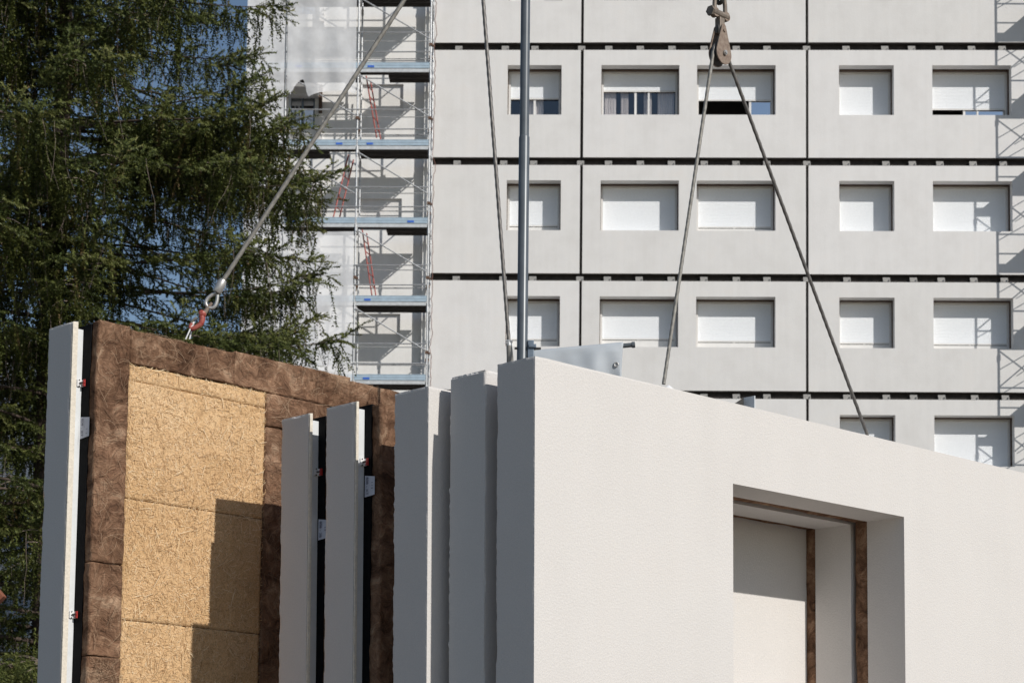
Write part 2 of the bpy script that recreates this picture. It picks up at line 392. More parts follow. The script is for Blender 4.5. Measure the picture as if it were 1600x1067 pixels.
# brackets in the horizontal joints
bm_ = MB().box(-.095, .095, .004, .128, .008, .016).box(-.095, .095, .06, .068, .016, .142).box(-.095, -.07, .02, .0595, .0165, .085).box(.07, .095, .02, .0595, .0165, .085).mesh('joint_bracket', M['bracket'])
bxs = {1: [909, 951.5, 1001, 1050, 1101, 1151, 1199], 2: [1261, 1322.5, 1383.5, 1425.5, 1468.5, 1519, 1566.5], 0: [716.5, 789, 835.5]}
for k in range(-1, 5):
    xs = [fp(p, 76)[0] for c in (0, 1, 2) for p in bxs[c]]
    xs += [fp(p, 76)[0]+PW for p in bxs[2][:4]]
    for x in xs: link('joint_bracket', bm_, bld, (x+rnd.uniform(-.01, .01), 0, Z0-H*k))

# windows: (row, col, index) -> shutter bottom in photo pixels below the top of the opening (77 px tall), None = closed
opn = {(0,0,0): 53, (0,1,0): 41, (0,1,1): 55, (0,2,0): None, (0,2,1): 69, (1,0,0): 73, (1,1,0): None, (1,1,1): 74.5, (1,2,0): None, (1,2,1): None,
       (2,0,0): 70, (2,1,0): 69, (2,1,1): 72, (2,2,0): 74, (2,2,1): 75, (-1,0,0): 70, (-1,1,0): 56, (-1,1,1): 50, (3,2,0): None, (3,2,1): None}
WH = zt-zb
def slat_mesh(wd, h):
    mb = MB(); p = .039; n = max(1, int(round(h/p))); p = h/n
    prof = []
    for i in range(n):
        z = -i*p
        prof += [(0.0, z), (-.004, z-.12*p), (-.0045, z-.80*p), (-.001, z-.91*p), (.006, z-.94*p)]
    prof.append((.004, -h))
    vs = [(x, y, z) for y, z in prof for x in (-wd/2, wd/2)]
    fs = [(2*i, 2*i+2, 2*i+3, 2*i+1) for i in range(len(prof)-1)]
    return mb.add(vs, fs)
wcache = {}
for k in range(-1, 5):
    for c in range(4):
        for i, (a, b) in enumerate(wins[c]):
            wd = b-a; key = (round(wd, 2),)
            zt_, zb_ = Z0-H*k+zt, Z0-H*k+zb
            # frame: dark timber lining behind the render return, then the plastic frame
            fr = MB()
            op_ = opn.get((k, c, i), None); rail = .035 if (op_ is None or op_ < 66 or (k, c, i) == (0,2,1)) else max(.05, WH-(op_-9.5)/77.3*WH-.022)
            fr.box(a-.05, a+.075, .40, .47, zb_, zt_+.04).box(b-.075, b+.05, .40, .47, zb_, zt_+.04).box(a+.075, b-.075, .40, .47, zt_-.075, zt_+.04).box(a+.075, b-.075, .46 if rail > .04 else .44, .53, zb_-.02, zb_+rail)
            wo = fr.build('window', M['frame'], bld)
            MB().box(a-.05, a+.018, .30, .40, zb_, zt_+.04).box(b-.018, b+.05, .30, .40, zb_, zt_+.04).box(a+.018, b-.018, .30, .40, zt_-.02, zt_+.04).build('timber_lining', M['wood'], wo)
            MB().box(a-.012, b+.012, .27, .44, zb_-.012, zb_-.002).build('window_sill', M['frame'], wo)
            op = opn.get((k, c, i), None)
            top = zt_-.075
            bot = zb_+.003 if op is None else max(zb_+.01, zt_-(op-9.5)/77.3*WH)
            sh = slat_mesh(wd-.155, top-bot)
            so_ = sh.build('shutter', M['whiteboard'], wo); so_.location = ((a+b)/2, .452, top)
            MB().box(a+.077, b-.077, .446, .462, bot-.004, bot+.035).build('bottom_bar', M['frame'], wo)
            if op is not None:
                gz = zb_+rail
                third = (k, c, i) in ((0,1,0), (0,2,1))
                mull = MB()
                cx = a+wd*(.45 if third else (.70 if (k, c, i) == (0,1,1) else .5))
                mull.box(cx-.03, cx+.03, .475, .52, gz, top)
                if third: mull.box(cx+.16*wd, cx+.16*wd+.045, .475, .52, gz, top)
                mull.build('mullion', M['frame'], wo)
                blue = MB().add([(cx+.03, .505, gz), (b-.075, .505, gz), (b-.075, .505, top), (cx+.03, .505, top)], [(0,1,2,3)])
                blue.build('glass_pane', M['paneblue'] if (k, c, i) in ((0,1,1), (0,2,1), (2,1,0)) else M['pane'], wo)
                if (k, c, i) not in ((0,1,1), (0,2,1)):
                    MB().add([(a+.075, .507, gz), (cx-.03, .507, gz), (cx-.03, .507, top), (a+.075, .507, top)], [(0,1,2,3)]).build('glass_pane', M['pane'], wo)
                if (k, c, i) in ((0,0,0), (0,1,0)):
                    for q0, q1 in ([(.04, .20), (.26, .36), (.56, .66), (.74, .95)] if c else [(.34, .66)]):
                        vs = []; n = 24
                        for j in range(n+1):
                            x = a+wd*(q0+(q1-q0)*j/n); y = .60+.03*sin(j*1.7)
                            vs += [(x, y, gz-.1), (x, y, top)]
                        MB().add(vs, [(2*j, 2*j+2, 2*j+3, 2*j+1) for j in range(n)]).build('curtain', M['curtain'], wo, True)
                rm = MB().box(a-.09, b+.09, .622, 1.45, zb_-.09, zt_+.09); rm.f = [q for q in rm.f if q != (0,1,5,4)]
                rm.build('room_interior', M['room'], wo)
# the uncovered wall left of the panels
ry = .30
blind = [(fp(565, 160, ry)[0], fp(630, 160, ry)[0])]
wn0 = (fp(452, 170, ry)[0], fp(492, 170, ry)[0])
bh = []
for k in range(-2, 6):
    zc0 = fp(600, 178.5, ry)[1]-H*k; bh.append((blind[0][0], blind[0][1], zc0, zc0+.82))
wh = []
for k in range(-2, 6):
    zc0 = fp(470, 200, ry)[1]-H*k; wh.append((wn0[0], wn0[1], zc0, zc0+.9))
MB().plate(XE, XL-.022, 0, ztop, ry, 1.49, bh+wh).build('old_wall', M['wall'], bld)
for q in bh:
    p_ = MB().box(q[0]-.0, q[1]+.0, .385, .42, q[2], q[3]).build('blind_panel', M['facade'], bld)
for q in wh:
    wo = MB().box(q[0], q[0]+.05, .36, .42, q[2], q[3]).box(q[1]-.05, q[1], .36, .42, q[2], q[3]).box(q[0]+.05, q[1]-.05, .36, .42, q[3]-.05, q[3]).box((q[0]+q[1])/2-.03, (q[0]+q[1])/2+.03, .36, .42, q[2], q[3]-.05).build('window', M['bluegrey'], bld)
    MB().add([(q[0]+.05, .40, q[2]), (q[1]-.05, .40, q[2]), (q[1]-.05, .40, q[3]-.05), (q[0]+.05, .40, q[3]-.05)], [(0,1,2,3)]).build('glass_pane', M['paneblue'], wo)
for k in range(-1, 4):
    z = fp(500, 178, .2)[1]-H*k
    MB().box(fp(498, 160, .2)[0], fp(503, 160, .2)[0], .2, .298, z, z+.8).build('timber_post', M['wood'], bld)
    MB().box(fp(497, 160, .2)[0], fp(504, 160, .2)[0], .18, .298, z-1.1, z).build('concrete_post', M['facade'], bld)
    zz = fp(470, 150, .1)[1]-H*k
    MB().box(XE+.02, fp(497, 160, .1)[0], -.02, .297, zz, zz+.35).build('canopy_slab', M['facade'], bld)
fl = fp(664, 120, .1)[0]
MB().box(fl, XL-.025, .05, .298, zlow, ztop).build('corner_return', M['wall'], bld)

# ------------------------------------------------------------------ scaffolding
YO, YI = -.95, -.10
def scaffold(xs, zdecks, z_to, open_hatch, label, braces=True):
    sc_ = empty('scaffold', FM @ T(xs[0], (YO+YI)/2, 0), label, 'scaffold')
    off = Vector((xs[0], (YO+YI)/2, 0))
    x_ = [x-off.x for x in xs]; yo, yi = YO-off.y, YI-off.y
    lift = zdecks[0]-zdecks[1]
    # standards
    for x in x_:
        for y in (yo, yi):
            mb = MB().tube([(x, y, 0), (x, y, z_to)], .024, 8)
            for z in np.arange(zdecks[0]-.25-lift*9, z_to, lift):
                if z > 0: mb.tube([(x, y, z-.02), (x, y, z+.13)], .036, 8)
            mb.build('standard', M['galv'], sc_, True)
    for x in x_[1:]:
        for zi, zd in enumerate(zdecks[:6]):
            if (zi+len(x_)) % 2 and x != x_[-1]: continue
            zc_ = zd+.55+.1*zi % .3
            mb = MB().box(x-.045, x+.045, yo-.04, yo+.05, zc_-.035, zc_+.035).box(x+.02, x+.085, yo-.03, yo+.03, zc_-.05, zc_-.005)
            mb.build('coupler', M['coupler'], sc_)
            if braces:
                MB().tube([(x-.06, yi, zc_), (x-.10, yi+.38, zc_+.01)], .022, 8).box(x-.1, x-.0, yi-.045, yi+.045, zc_-.04, zc_+.04).build('wall_tie', M['coupler'], sc_)
    for zi, zd in enumerate(zdecks):
        for x in x_:
            MB().tube([(x, yo, zd-.07), (x, yi, zd-.07)], .022, 6).build('transom', M['galv'], sc_)
            MB().tube([(x, yo, zd+.95), (x, yi, zd+.95)], .018, 6).build('end_rail', M['galv'], sc_)
        for b in range(len(x_)-1):
            x0, x1 = x_[b]+.035, x_[b+1]-.035
            hatch = (b, zi) in open_hatch
            pw = (yi-yo-.06)/3
            for j in range(3):
                y0 = yo+.03+j*pw
                hx0 = x0 if not (hatch and j > 0) else (x0+(x1-x0)*.40 if open_hatch[(b, zi)] == 'L' else x0)
                hx1 = x1 if not (hatch and j > 0) else (x1-(x1-x0)*.0 if open_hatch[(b, zi)] == 'L' else x1-(x1-x0)*.40)
                mb = MB().box(hx0, hx1, y0+.006, y0+pw-.006, zd-.045, zd)
                for q in (.25, .5, .75): mb.box(hx0, hx1, y0+pw*q-.012, y0+pw*q+.012, zd-.07, zd-.046)
                mb.build('deck_plank', M['decku'], sc_)
            MB().box(x0, x1, yo-.012, yo+.024, zd-.085, zd+.012).build('deck_edge', M['galvpale'], sc_)
            tb = MB().box(x0-.01, x1+.01, yo-.03, yo-.014, zd+.014, zd+.165).box(x0-.01, x1+.01, yo-.036, yo-.030, zd+.085, zd+.105).box(x0-.01, x1+.01, yo-.036, yo-.030, zd+.15, zd+.165).build('toe_board', M['toe'], sc_)
            lx = x0+(x1-x0)*(.12 if rnd.random() < .6 else .72)
            MB().box(lx, lx+.17, yo-.0395, yo-.0365, zd+.03, zd+.08).build('maker_label', M['bluelabel'], tb)
            for y, z, r in ((yo-.03, .97, .017), (yo-.03, .45, .017), (yi, .62, .014), (yi, 1.1, .014)):
                MB().tube([(x0-.03, y, zd+z), ((x0+x1)/2, y, zd+z-.006), (x1+.03, y, zd+z)], r, 6).build('guard_rail', M['galv'], sc_)
            if braces:
                MB().tube([(x0, yo-.05, zd-.18), (x1, yo-.05, zd-.18-lift*.53)], .018, 6).build('diagonal_brace', M['galv'], sc_)
                if b == 0 and len(x_) > 2:
                    MB().tube([(x0, yo-.075, zd-.18-lift*.5), (x1-.3, yo-.075, zd-.3)], .016, 6).build('diagonal_brace', M['galv'], sc_)
            else:
                MB().tube([(x0, yo-.05, zd-.05), (x1, yo-.05, zd-lift+.1)], .014, 6).build('diagonal_brace', M['galv'], sc_)
                MB().tube([(x0, yo+.4, zd-lift*.55), (x1-.9, yo+.4, zd-.05)], .012, 6).build('diagonal_brace', M['galv'], sc_)
                for q in (.3, .62):
                    MB().tube([(x_[b], yo, zd-lift*q), (x_[b], yi, zd-lift*(q+.12))], .012, 6).build('end_brace', M['galv'], sc_)
    return sc_
s1 = fp(556.0, 340, YO)[0]; s2 = fp(669.8, 330, YO)[0]
bw = s2-s1
zd0 = fp(615, 113.0, YO)[1]+.085; zd4 = fp(615, 600, YO)[1]+.085
LIFT = (zd0-zd4)/4
decks = [zd0+LIFT*(1-i) for i in range(0, 11) if zd0+LIFT*(1-i) > .5]
hatches = {(2, 1): 'L', (2, 3): 'L', (1, 2): 'R', (1, 4): 'R'}
xsc = [s1-bw-1.0, s1-bw, s1, s2]
scaf = scaffold(xsc, decks, decks[0]+2.2, hatches, 'galvanised scaffold with pale blue toe boards in front of the bare white wall')
# the scaffold round the right-hand corner of the picture (its shadow falls on the facade)
xr = fp(1634, 300, YO)[0]
dr = [fp(1600, 60+120.2*i, 0)[1]+.88 for i in range(-1, 9)]
dr = [z for z in dr if z > .4]
scaffold([xr, xr+2.6, xr+5.2], dr, dr[0]+1.9, {}, 'galvanised scaffold beyond the right end of the panelled facade', braces=False)

def fpt(px, py, y):
    x, z = fp(px, py, y); return Vector((x, y, z))
def ladder(p0, p1, width, label, grp='red access ladders on the scaffold'):
    a = fpt(*p0); b = fpt(*p1)
    lo = empty('ladder', FM @ Matrix.Translation(a), label, 'ladder', grp)
    d = b-a; side = Vector((.25, .97, 0)).normalized()*width/2
    for s in (-1, 1): MB().tube([side*s, d+side*s], .020, 6).build('rail', M['red'], lo)
    n = int(d.length/.28)
    for i in range(1, n): MB().tube([d*(i/n)-side, d*(i/n)+side], .014, 6).build('rung', M['red'], lo)
ladder((592, 219, -.75), (575.5, 123, -.35), .34, 'red ladder leaning up to the open hatch above the dark bag')
ladder((584.5, 464, -.75), (569.5, 362, -.35), .34, 'lowest red ladder in the right scaffold bay beside the panelled facade')
ladder((525, 343, -.75), (548.5, 246, -.35), .38, 'red ladder leaning to the right beside the spruce in the left scaffold bay', None)
# bag left on the deck
bg_ = MB(); nb = 14
bv = []
c0 = fpt(650, 219, -.6)
for j in range(9):
    ph = pi/2*j/8
    for i in range(nb):
        th = 2*pi*i/nb; r = 1+.22*mnoise.noise(Vector((cos(th)*1.3, sin(th)*1.3, ph*2)))
        bv.append((.17*cos(th)*cos(ph)*r, .13*sin(th)*cos(ph)*r, .13*sin(ph)*r))
bg_.add(bv, [(j*nb+i, j*nb+(i+1) % nb, (j+1)*nb+(i+1) % nb, (j+1)*nb+i) for j in range(8) for i in range(nb)])
o = bg_.build('work_bag', M['bag'], None, True); o.matrix_world = FM @ Matrix.Translation((c0.x, c0.y, decks[2]+.002))
tag(o, 'slumped dark bag lying on a scaffold deck beside the facade', 'bag')
# lacing cord down the right standard
pts = []
zz = decks[0]+1
i = 0
while zz > 8:
    am = .045*max(0, sin(i*.13))*(1 if sin(i*.37) > -.2 else .2); pts.append((s2+.06+am*sin(i*.8)+.018*rnd.uniform(-1, 1), YI-.03*cos(i*1.05)-.06, zz)); zz -= rnd.uniform(.06, .14); i += 1
o = MB().tube(pts, .009, 5).build('lacing_cord', M['lace']); o.matrix_world = FM
tag(o, 'loose brown cord looping down the scaffold post next to the facade', 'cord')
# wall ties
# ------------------------------------------------------------------ debris netting
def net(name, label, x0, x1, top, bot, y, m, amp=.03, seed=0):
    nx, nz = 56, 60
    vs = []
    for i in range(nx+1):
        x = x0+(x1-x0)*i/nx
        zb2 = bot(x) if callable(bot) else bot
        for k in range(nz+1):
            z = top+(zb2-top)*k/nz
            d = amp*mnoise.fractal(Vector((x*1.1+seed, z*.5, seed)), 1, 2, 3)+.02*sin(x*9+z*.4)*(k/nz)
            vs.append((x, y+d, z))
    fs = [(i*(nz+1)+k, (i+1)*(nz+1)+k, (i+1)*(nz+1)+k+1, i*(nz+1)+k+1) for i in range(nx) for k in range(nz)]
    o = MB().add(vs, fs).build(name, m, None, True); o.matrix_world = FM
    return tag(o, label, 'netting', 'white debris nets on the scaffold')
YN = YO-.11
outline = [(450, 146), (455, 149), (460, 136), (466, 128), (470, 124.8), (473.5, 124), (476.7, 130), (478.5, 143), (481.6, 152), (486, 149.3), (498, 145), (511, 142.5), (530, 142.3), (545, 144), (556, 146)]
ox = [fp(p, q, YN)[0] for p, q in outline]; oz = [fp(p, q, YN)[1] for p, q in outline]
net('debris_net', 'torn white net hanging over the upper left scaffold bay above an open gap', xsc[1]+.05, s1-.05, decks[0]+2, lambda x: float(np.interp(x, ox, oz)), YN, M['net'], seed=1)
net('debris_net', 'tall narrow white net at the far left end of the scaffold beside the spruce', xsc[0]-.02, xsc[1]-.02, decks[0]+2, 4, YN-.02, M['netdense'], .02, seed=2)
zn = fp(520, 362, YN)[1]
net('debris_net', 'white net stretched below the open scaffold bay behind the spruce tips', xsc[1]+.03, s1-.03, zn, 4, YN-.01, M['netdense'], seed=3)

# ------------------------------------------------------------------ pale house far left behind the spruce
hl = at(-260, 560, 72); hr = at(150, 560, 72)
hw = float(hr[0]-hl[0]); hh = float(at(0, 545, 72)[2])
hs = empty('pale_house', T(float(hl[0]), 72, 0), 'pale house wall with a grey band glimpsed behind the spruce at the left edge', 'house')
hx = [hw*(.12+.17*i) for i in range(5)]
hz = [2.2, 5.4, 8.6, 11.8]
hh_ = [(x, x+1.5, z, z+1.7) for x in hx for z in hz if z+1.9 < hh]
MB().plate(0, hw, 0, hh, 0, .4, hh_).build('wall', M['wall'], hs)
MB().box(0, hw, .5, 9, 0, hh).build('house_body', M['wall'], hs)
MB().box(-.4, hw+.4, -.4, 9.4, hh+.002, hh+.4).build('roof', M['galv'], hs)
for q in hh_:
    f_ = MB().plate(q[0], q[1], q[2], q[3], .12, .2, [(q[0]+.08, q[1]-.08, q[2]+.08, q[3]-.08)]).build('window', M['frame'], hs)
    MB().box(q[0]+.08, q[1]-.08, .15, .17, q[2]+.08, q[3]-.08).build('window_shutter', M['houseblue'], f_)
MB().box(.1, hw-.1, -.06, -.002, 3.95, 4.9).build('grey_band', M['houseblue'], hs)

# ================================================================== PREFABRICATED WALL PANELS
TH, TILT = .772, .0075
u0 = np.array([cos(TH), sin(TH), 0]); nn = np.array([sin(TH), -cos(TH), 0]); v0 = np.array([0, 0, 1.])
uu = u0*cos(TILT)+v0*sin(TILT); vv = v0*cos(TILT)-u0*sin(TILT)
A = np.array([.094, 9., 2.2296+1.6])
PH = 2.95                                                    # panel height
def pframe(du, t, b=0., rot=0.):
    """matrix of a panel: x along, y away from the sun side, z up; origin at the left foot of its sun-facing side"""
    ur = uu*cos(rot)-vv*sin(rot); vr = vv*cos(rot)+uu*sin(rot)
    O_ = A+uu*du+nn*t+vv*b-vr*PH
    return Matrix([[ur[0], -nn[0], vr[0], O_[0]], [ur[1], -nn[1], vr[1], O_[1]], [ur[2], -nn[2], vr[2], O_[2]], [0,0,0,1]])
def loc(Mx, P):
    q = Mx.inverted() @ Vector([float(c) for c in P]); return q
def on_plane(Mx, px, py, y):
    """local point of a panel's plane y=const seen at a photo pixel"""
    n_ = np.array([Mx[0][1], Mx[1][1], Mx[2][1]]); o_ = np.array([Mx[0][3], Mx[1][3], Mx[2][3]])
    return loc(Mx, hit(px, py, o_+n_*y, n_))
zfine = lin(0, 1.2, 8)+lin(1.2, PH, 130)[1:]
PL = 5.9
TK = .26
def shell(root, holes, chip, seed, L=PL):
    xs = [0, .01, .03, .08, .3]
    ys = lin(0, TK, 24)
    mb = MB()
    if holes:
        (a, b, p, q), = holes
        mb.gridbox(xs+[a], ys, zfine, chip=chip, seed=seed)
        mb.plate(a, L, 0, PH, 0, TK, [(a-1, a, -1, PH+1), (a, b, p, q)])
    else:
        mb.gridbox(xs+[1.5], ys, zfine, chip=chip, seed=seed)
        mb.plate(1.5, L, 0, PH, 0, TK)
    mb.f = [f for f in mb.f]
    return mb.build('render_shell', M['render'], root)
def wool_warp(amp, seed, big=.5):
    def w_(p, ex):
        v = Vector(mnoise.turbulence_vector(p*9+Vector((seed*3.1, 0, seed)), 4, False))*amp*.8
        v += Vector(mnoise.noise_vector(p*3.1+Vector((0, seed*2.7, 0))))*amp*big
        r = mnoise.ridged_multi_fractal(p*6.5+Vector((seed, seed, 0)), 1., 2., 4, 1., 2.)
        v += Vector((0, -1, 0))*(r-1.)*amp*.35
        return v
    return w_
def wool_block(name, root, x0, x1, y0, y1, z0, z1, amp=.011, step=.011, seed=1):
    nx = max(1, int((x1-x0)/step)); ny = max(1, int((y1-y0)/.02)); nz = max(1, int((z1-z0)/step))
    o = MB().gridbox(lin(x0, x1, nx), lin(y0, y1, ny), lin(z0, z1, nz), wool_warp(amp, seed)).build(name, M['wool'], root, True)
    return o
def strands(name, m, root, n, box, length, width, seed, droop=0., curl=.5, lift=.004, dirs=None):
    """loose fibres lying on the plane y=box[2]"""
    r_ = np.random.default_rng(seed)
    x0, x1, y, z0, z1 = box
    px = r_.uniform(x0, x1, n); pz = r_.uniform(z0, z1, n); py = y-r_.uniform(0, lift, n)
    th = r_.uniform(0, pi, n) if dirs is None else r_.normal(dirs[0], dirs[1], n)
    L = r_.uniform(length*.4, length*1.5, n); wd = r_.uniform(width*.6, width*1.3, n)
    cv = r_.normal(0, curl, n)
    seg = 3; tr = []
    X, Z, Tt = px.copy(), pz.copy(), th.copy(); Y = py.copy(); rise = r_.normal(0, .12, n)
    for s in range(seg):
        X2 = np.clip(X+np.cos(Tt)*L/seg, x0-.01, x1+.01); Z2 = np.clip(Z+np.sin(Tt)*L/seg, z0-.01, z1+.01); Y2 = Y-np.abs(rise)*L/seg*(1 if s < 2 else -1)
        nxx, nzz = -np.sin(Tt)*wd/2, np.cos(Tt)*wd/2
        a = np.stack([X+nxx, Y, Z+nzz], 1); b = np.stack([X-nxx, Y, Z-nzz], 1); c = np.stack([X2-nxx, Y2, Z2-nzz], 1); d = np.stack([X2+nxx, Y2, Z2+nzz], 1)
        tr.append((a, b, c, d)); X, Y, Z = X2, Y2, Z2; Tt = Tt+cv
    vs = np.zeros((n, (seg+1)*2, 3))
    for s in range(seg): vs[:, 2*s] = tr[s][0]; vs[:, 2*s+1] = tr[s][1]
    vs[:, 2*seg] = tr[-1][3]; vs[:, 2*seg+1] = tr[-1][2]
    base = (np.arange(n)*(seg+1)*2)[:, None]
    fs = np.concatenate([base+np.array([[2*s, 2*s+1, 2*s+3, 2*s+2]]) for s in range(seg)])
    me = bpy.data.meshes.new(name); me.from_pydata(vs.reshape(-1, 3).tolist(), [], fs.tolist()); me.materials.append(m)
    o = link(name, me, root); o['kind'] = 'stuff'; return o
def text_mesh(s, size, m):
    cu = bpy.data.curves.new('t', 'FONT'); cu.body = s; cu.size = size; cu.align_x = 'CENTER'; cu.align_y = 'CENTER'
    ob = bpy.data.objects.new('t', cu); COL.objects.link(ob)
    dg = bpy.context.evaluated_depsgraph_get(); dg.update()
    me = bpy.data.meshes.new_from_object(ob.evaluated_get(dg)); me.materials.clear(); me.materials.append(m)
    bpy.data.objects.remove(ob); return me

# --- P1, P2, P3: rendered side towards us
M1 = pframe(0, 0)
P1 = empty('wall_panel', M1, 'nearest pale rendered wall panel with a deep window opening, its face in full sun', 'wall panel', 'prefabricated wall panels standing in a row')
oa = on_plane(M1, 1145.2, 755.5, 0); ob_ = on_plane(M1, 1412.5, 807, 0)
hx0, hx1, hzt, hzb = oa.x, ob_.x, (oa.z+ob_.z)/2, (oa.z+ob_.z)/2-1.28
shell(P1, [(hx0, hx1, hzb, hzt)], .0035, 1)
def back_wool(root, y0, y1, holes, seed, inset=.17, end=PL-.1):
    (a, b, p, q) = holes
    xs_ = a
    wool_block('wool_layer', root, b+.004, b+.35, y0, y1, p-.1, PH-.06, .005, .02, seed)
    wool_block('wool_layer', root, inset, b+.003, y0, y1, q+.004, PH-.06, .005, .025, seed+1)
    MB().box(inset, a-.004, y0, y1, .1, q).box(b+.36, end, y0, y1, .1, PH-.06).box(a, b+.3, y0, y1, .1, p-.105).build('wool_layer', M['wool'], root)
back_wool(P1, TK+.001, TK+.085, (hx0, hx1, hzb, hzt), 3)
M2 = pframe(.026, -.37)
P2 = empty('wall_panel', M2, 'rendered wall panel with a ragged top edge, second in the row behind the window panel', 'wall panel', 'prefabricated wall panels standing in a row')
shell(P2, [(hx0-.026-.01, hx1-.026-.012, hzb, hzt-.008)], .012, 2)
back_wool(P2, TK+.001, TK+.075, (hx0-.036, hx1-.038, hzb, hzt-.008), 5)
M3 = pframe(-.05, -.70, -.041)
P3 = empty('wall_panel', M3, 'rough rendered wall panel with a sunlit front strip, third in the row between ragged panel and white-edged panel', 'wall panel', 'prefabricated wall panels standing in a row')
shell(P3, None, .006, 3)

# --- P4, P5, P6: insulation side towards us
def flipped(root, seed, L, xw, wool_front, detail, lip=.034):
    # render return (end lip), its cut front edge, a white board step, black membrane, wool
    mb = MB().gridbox([0, lip*.35, lip], lin(0, TK-.02, 12), zfine, chip=.004, seed=seed)
    mb.box(lip+.001, L, .2, TK-.021, 0, PH-.002)
    mb.build('render_shell', M['render'], root)
    MB().gridbox([.001, lip*.5, lip-.001], [-.012, -.004, -.0005], zfine, chip=.005, seed=seed+3).build('cut_edge', M['cutfoam'], root)
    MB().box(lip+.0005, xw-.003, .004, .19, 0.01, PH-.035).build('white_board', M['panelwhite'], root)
    MB().box(xw, L-.03, wool_front+.068, .195, .02, PH-.012).build('membrane', M['membrane'], root)
def clip(root, x, y, z, yd):
    c_ = MB().box(x-.034, x-.002, -.004, .001, z-.019, z+.019).box(x-.007, x-.002, -.022, -.0045, z-.019, z+.019).build('fixing_clip', M['clipwhite'], root)
    mb = MB()
    for i in range(4): mb.box(x-.011, x-.0075, -.034+(.005 if i % 2 else 0), -.014-(.005 if i % 2 else 0), z-.018+i*.0093, z-.0095+i*.0093)
    mb.box(x-.007, x-.002, -.034, -.0225, z-.019, z+.019).build('red_edge', M['clipred'], c_)
    MB().tube([(x-.024, -.010, z), (x-.014, -.014, z+.002), (x-.008, -.02, z+.001)], .0045, 6).tube([(x-.026, -.006, z+.015), (x-.02, -.006, z+.018)], .003, 5).tube([(x-.026, -.006, z-.018), (x-.02, -.006, z-.015)], .003, 5).build('screw', M['darksteel'], c_)
def sticker(root, xw, y0, y1, z0, z1, lines):
    x = xw-.004
    c_ = MB().add([(x, y0, z1-.012), (x, y1, z1), (x-.004, y1-.004, z0), (x, y0, z0+.008)], [(0,3,2,1)]).build('paper_label', M['label'], root)
    for s, yy, sz, zz in lines:
        me = text_mesh(s, sz, M['ink'])
        o = link('printed_text', me, c_)
        # letters run downwards along z, on the face looking along -x
        o.matrix_local = Matrix([[0, 0, -1, x-.0055], [0, -1, 0, yy], [-1, 0, 0, zz], [0, 0, 0, 1]])
M5 = pframe(.06, -1.80)
P5 = empty('wall_panel', M5, 'shaded rendered wall panel end, leftmost of the five short ends standing together', 'wall panel', 'prefabricated wall panels standing in a row')
flipped(P5, 15, PL-.4, .075, -.118, False, .02)
wool_block('wool_batt', P5, .078, .6, -.125, -.053, .05, PH-.03, .006, .03, 21)
MB().box(.61, PL-.5, -.125, -.053, .05, PH-.03).build('wool_batt', M['wool'], P5)
M4 = pframe(.046, -1.39)
P4 = empty('wall_panel', M4, 'rendered wall panel with white lit edge, black membrane and brown wool, beside the rough panel', 'wall panel', 'prefabricated wall panels standing in a row')
flipped(P4, 12, PL-.4, .072, -.118, False, .018)
wool_block('wool_batt', P4, .076, .45, -.130, -.053, .05, PH-.02, .007, .011, 22)
MB().box(.46, PL-.5, -.125, -.053, .05, PH-.02).build('wool_batt', M['wool'], P4)
q = on_plane(M4, 561, 627, 0); clip(P4, .072, -.02, on_plane(M4, 566, 722, 0).z, 0)
clip(P5, .075, -.02, on_plane(M5, 497, 738, 0).z, 0)
z4 = on_plane(M4, 574, 758, -.05).z
sticker(P4, .070, -.088, -.008, z4-.058, z4+.058, [('808 - XT', -.032, .026, z4), ('1.1.2', -.072, .02, z4), ('1', -.053, .012, z4)])
z5 = on_plane(M5, 503, 826, -.05).z
sticker(P5, .073, -.088, -.008, z5-.058, z5+.058, [('808 - 3B', -.032, .026, z5), ('1.2', -.072, .02, z5)])

# P6: the panel being lifted, wool and straw side towards us
R6 = .0155
M6 = pframe(-.84, -2.75, .515, R6)
P6 = empty('wall_panel', M6, 'lifted wall panel at far left with brown wool border round golden straw boards', 'wall panel')
flipped(P6, 31, 2.95, .078, -.14, True)
WF, WB = -.14, -.074                                          # front and back of the wool
s_tl = on_plane(M6, 203, 567, WF); s_tr = on_plane(M6, 417, 613, WF)
x0s, x1s, zs_t = s_tl.x, s_tr.x, (s_tl.z+s_tr.z)/2
xl = .082
zj = [on_plane(M6, 165, 880, WF).z, on_plane(M6, 165, 1026, WF).z]
xj = [on_plane(M6, p, q, WF).x for p, q in ((207, 540), (366, 570), (547, 600))]
PT = PH-.005
pieces = [(xl, x0s-.004, zj[0]+.004, PT), (xl, x0s-.006, zj[1]+.004, zj[0]-.004), (xl, x0s-.004, .05, zj[1]-.004),
          (x0s+.002, xj[1]-.002, zs_t+.004, PT-.012), (xj[1]+.002, xj[2]-.003, zs_t+.004, PT), (xj[2]+.003, 2.85, zs_t+.004, PT-.02)]
zr = on_plane(M6, 430, 668, WF).z
pieces += [(x1s+.004, 2.0, zr+.006, zs_t-.004), (x1s+.006, 2.0, .05, zr-.006)]
for i, (a, b, c, d) in enumerate(pieces):
    st = .0095 if d > 1.0 and a < 1.6 else .03
    o = wool_block('wool_batt', P6, a, b, WF, WB, c, d, .0062, st, 40+i)
    strands('loose_fibres', M['fibre'], o, int(80*(b-a)*(d-c)/.1)+8, (a+.01, b-.01, WF-.006, max(c, .9)+.01, d-.01), .10, .0013, 60+i, curl=.3, lift=.012)
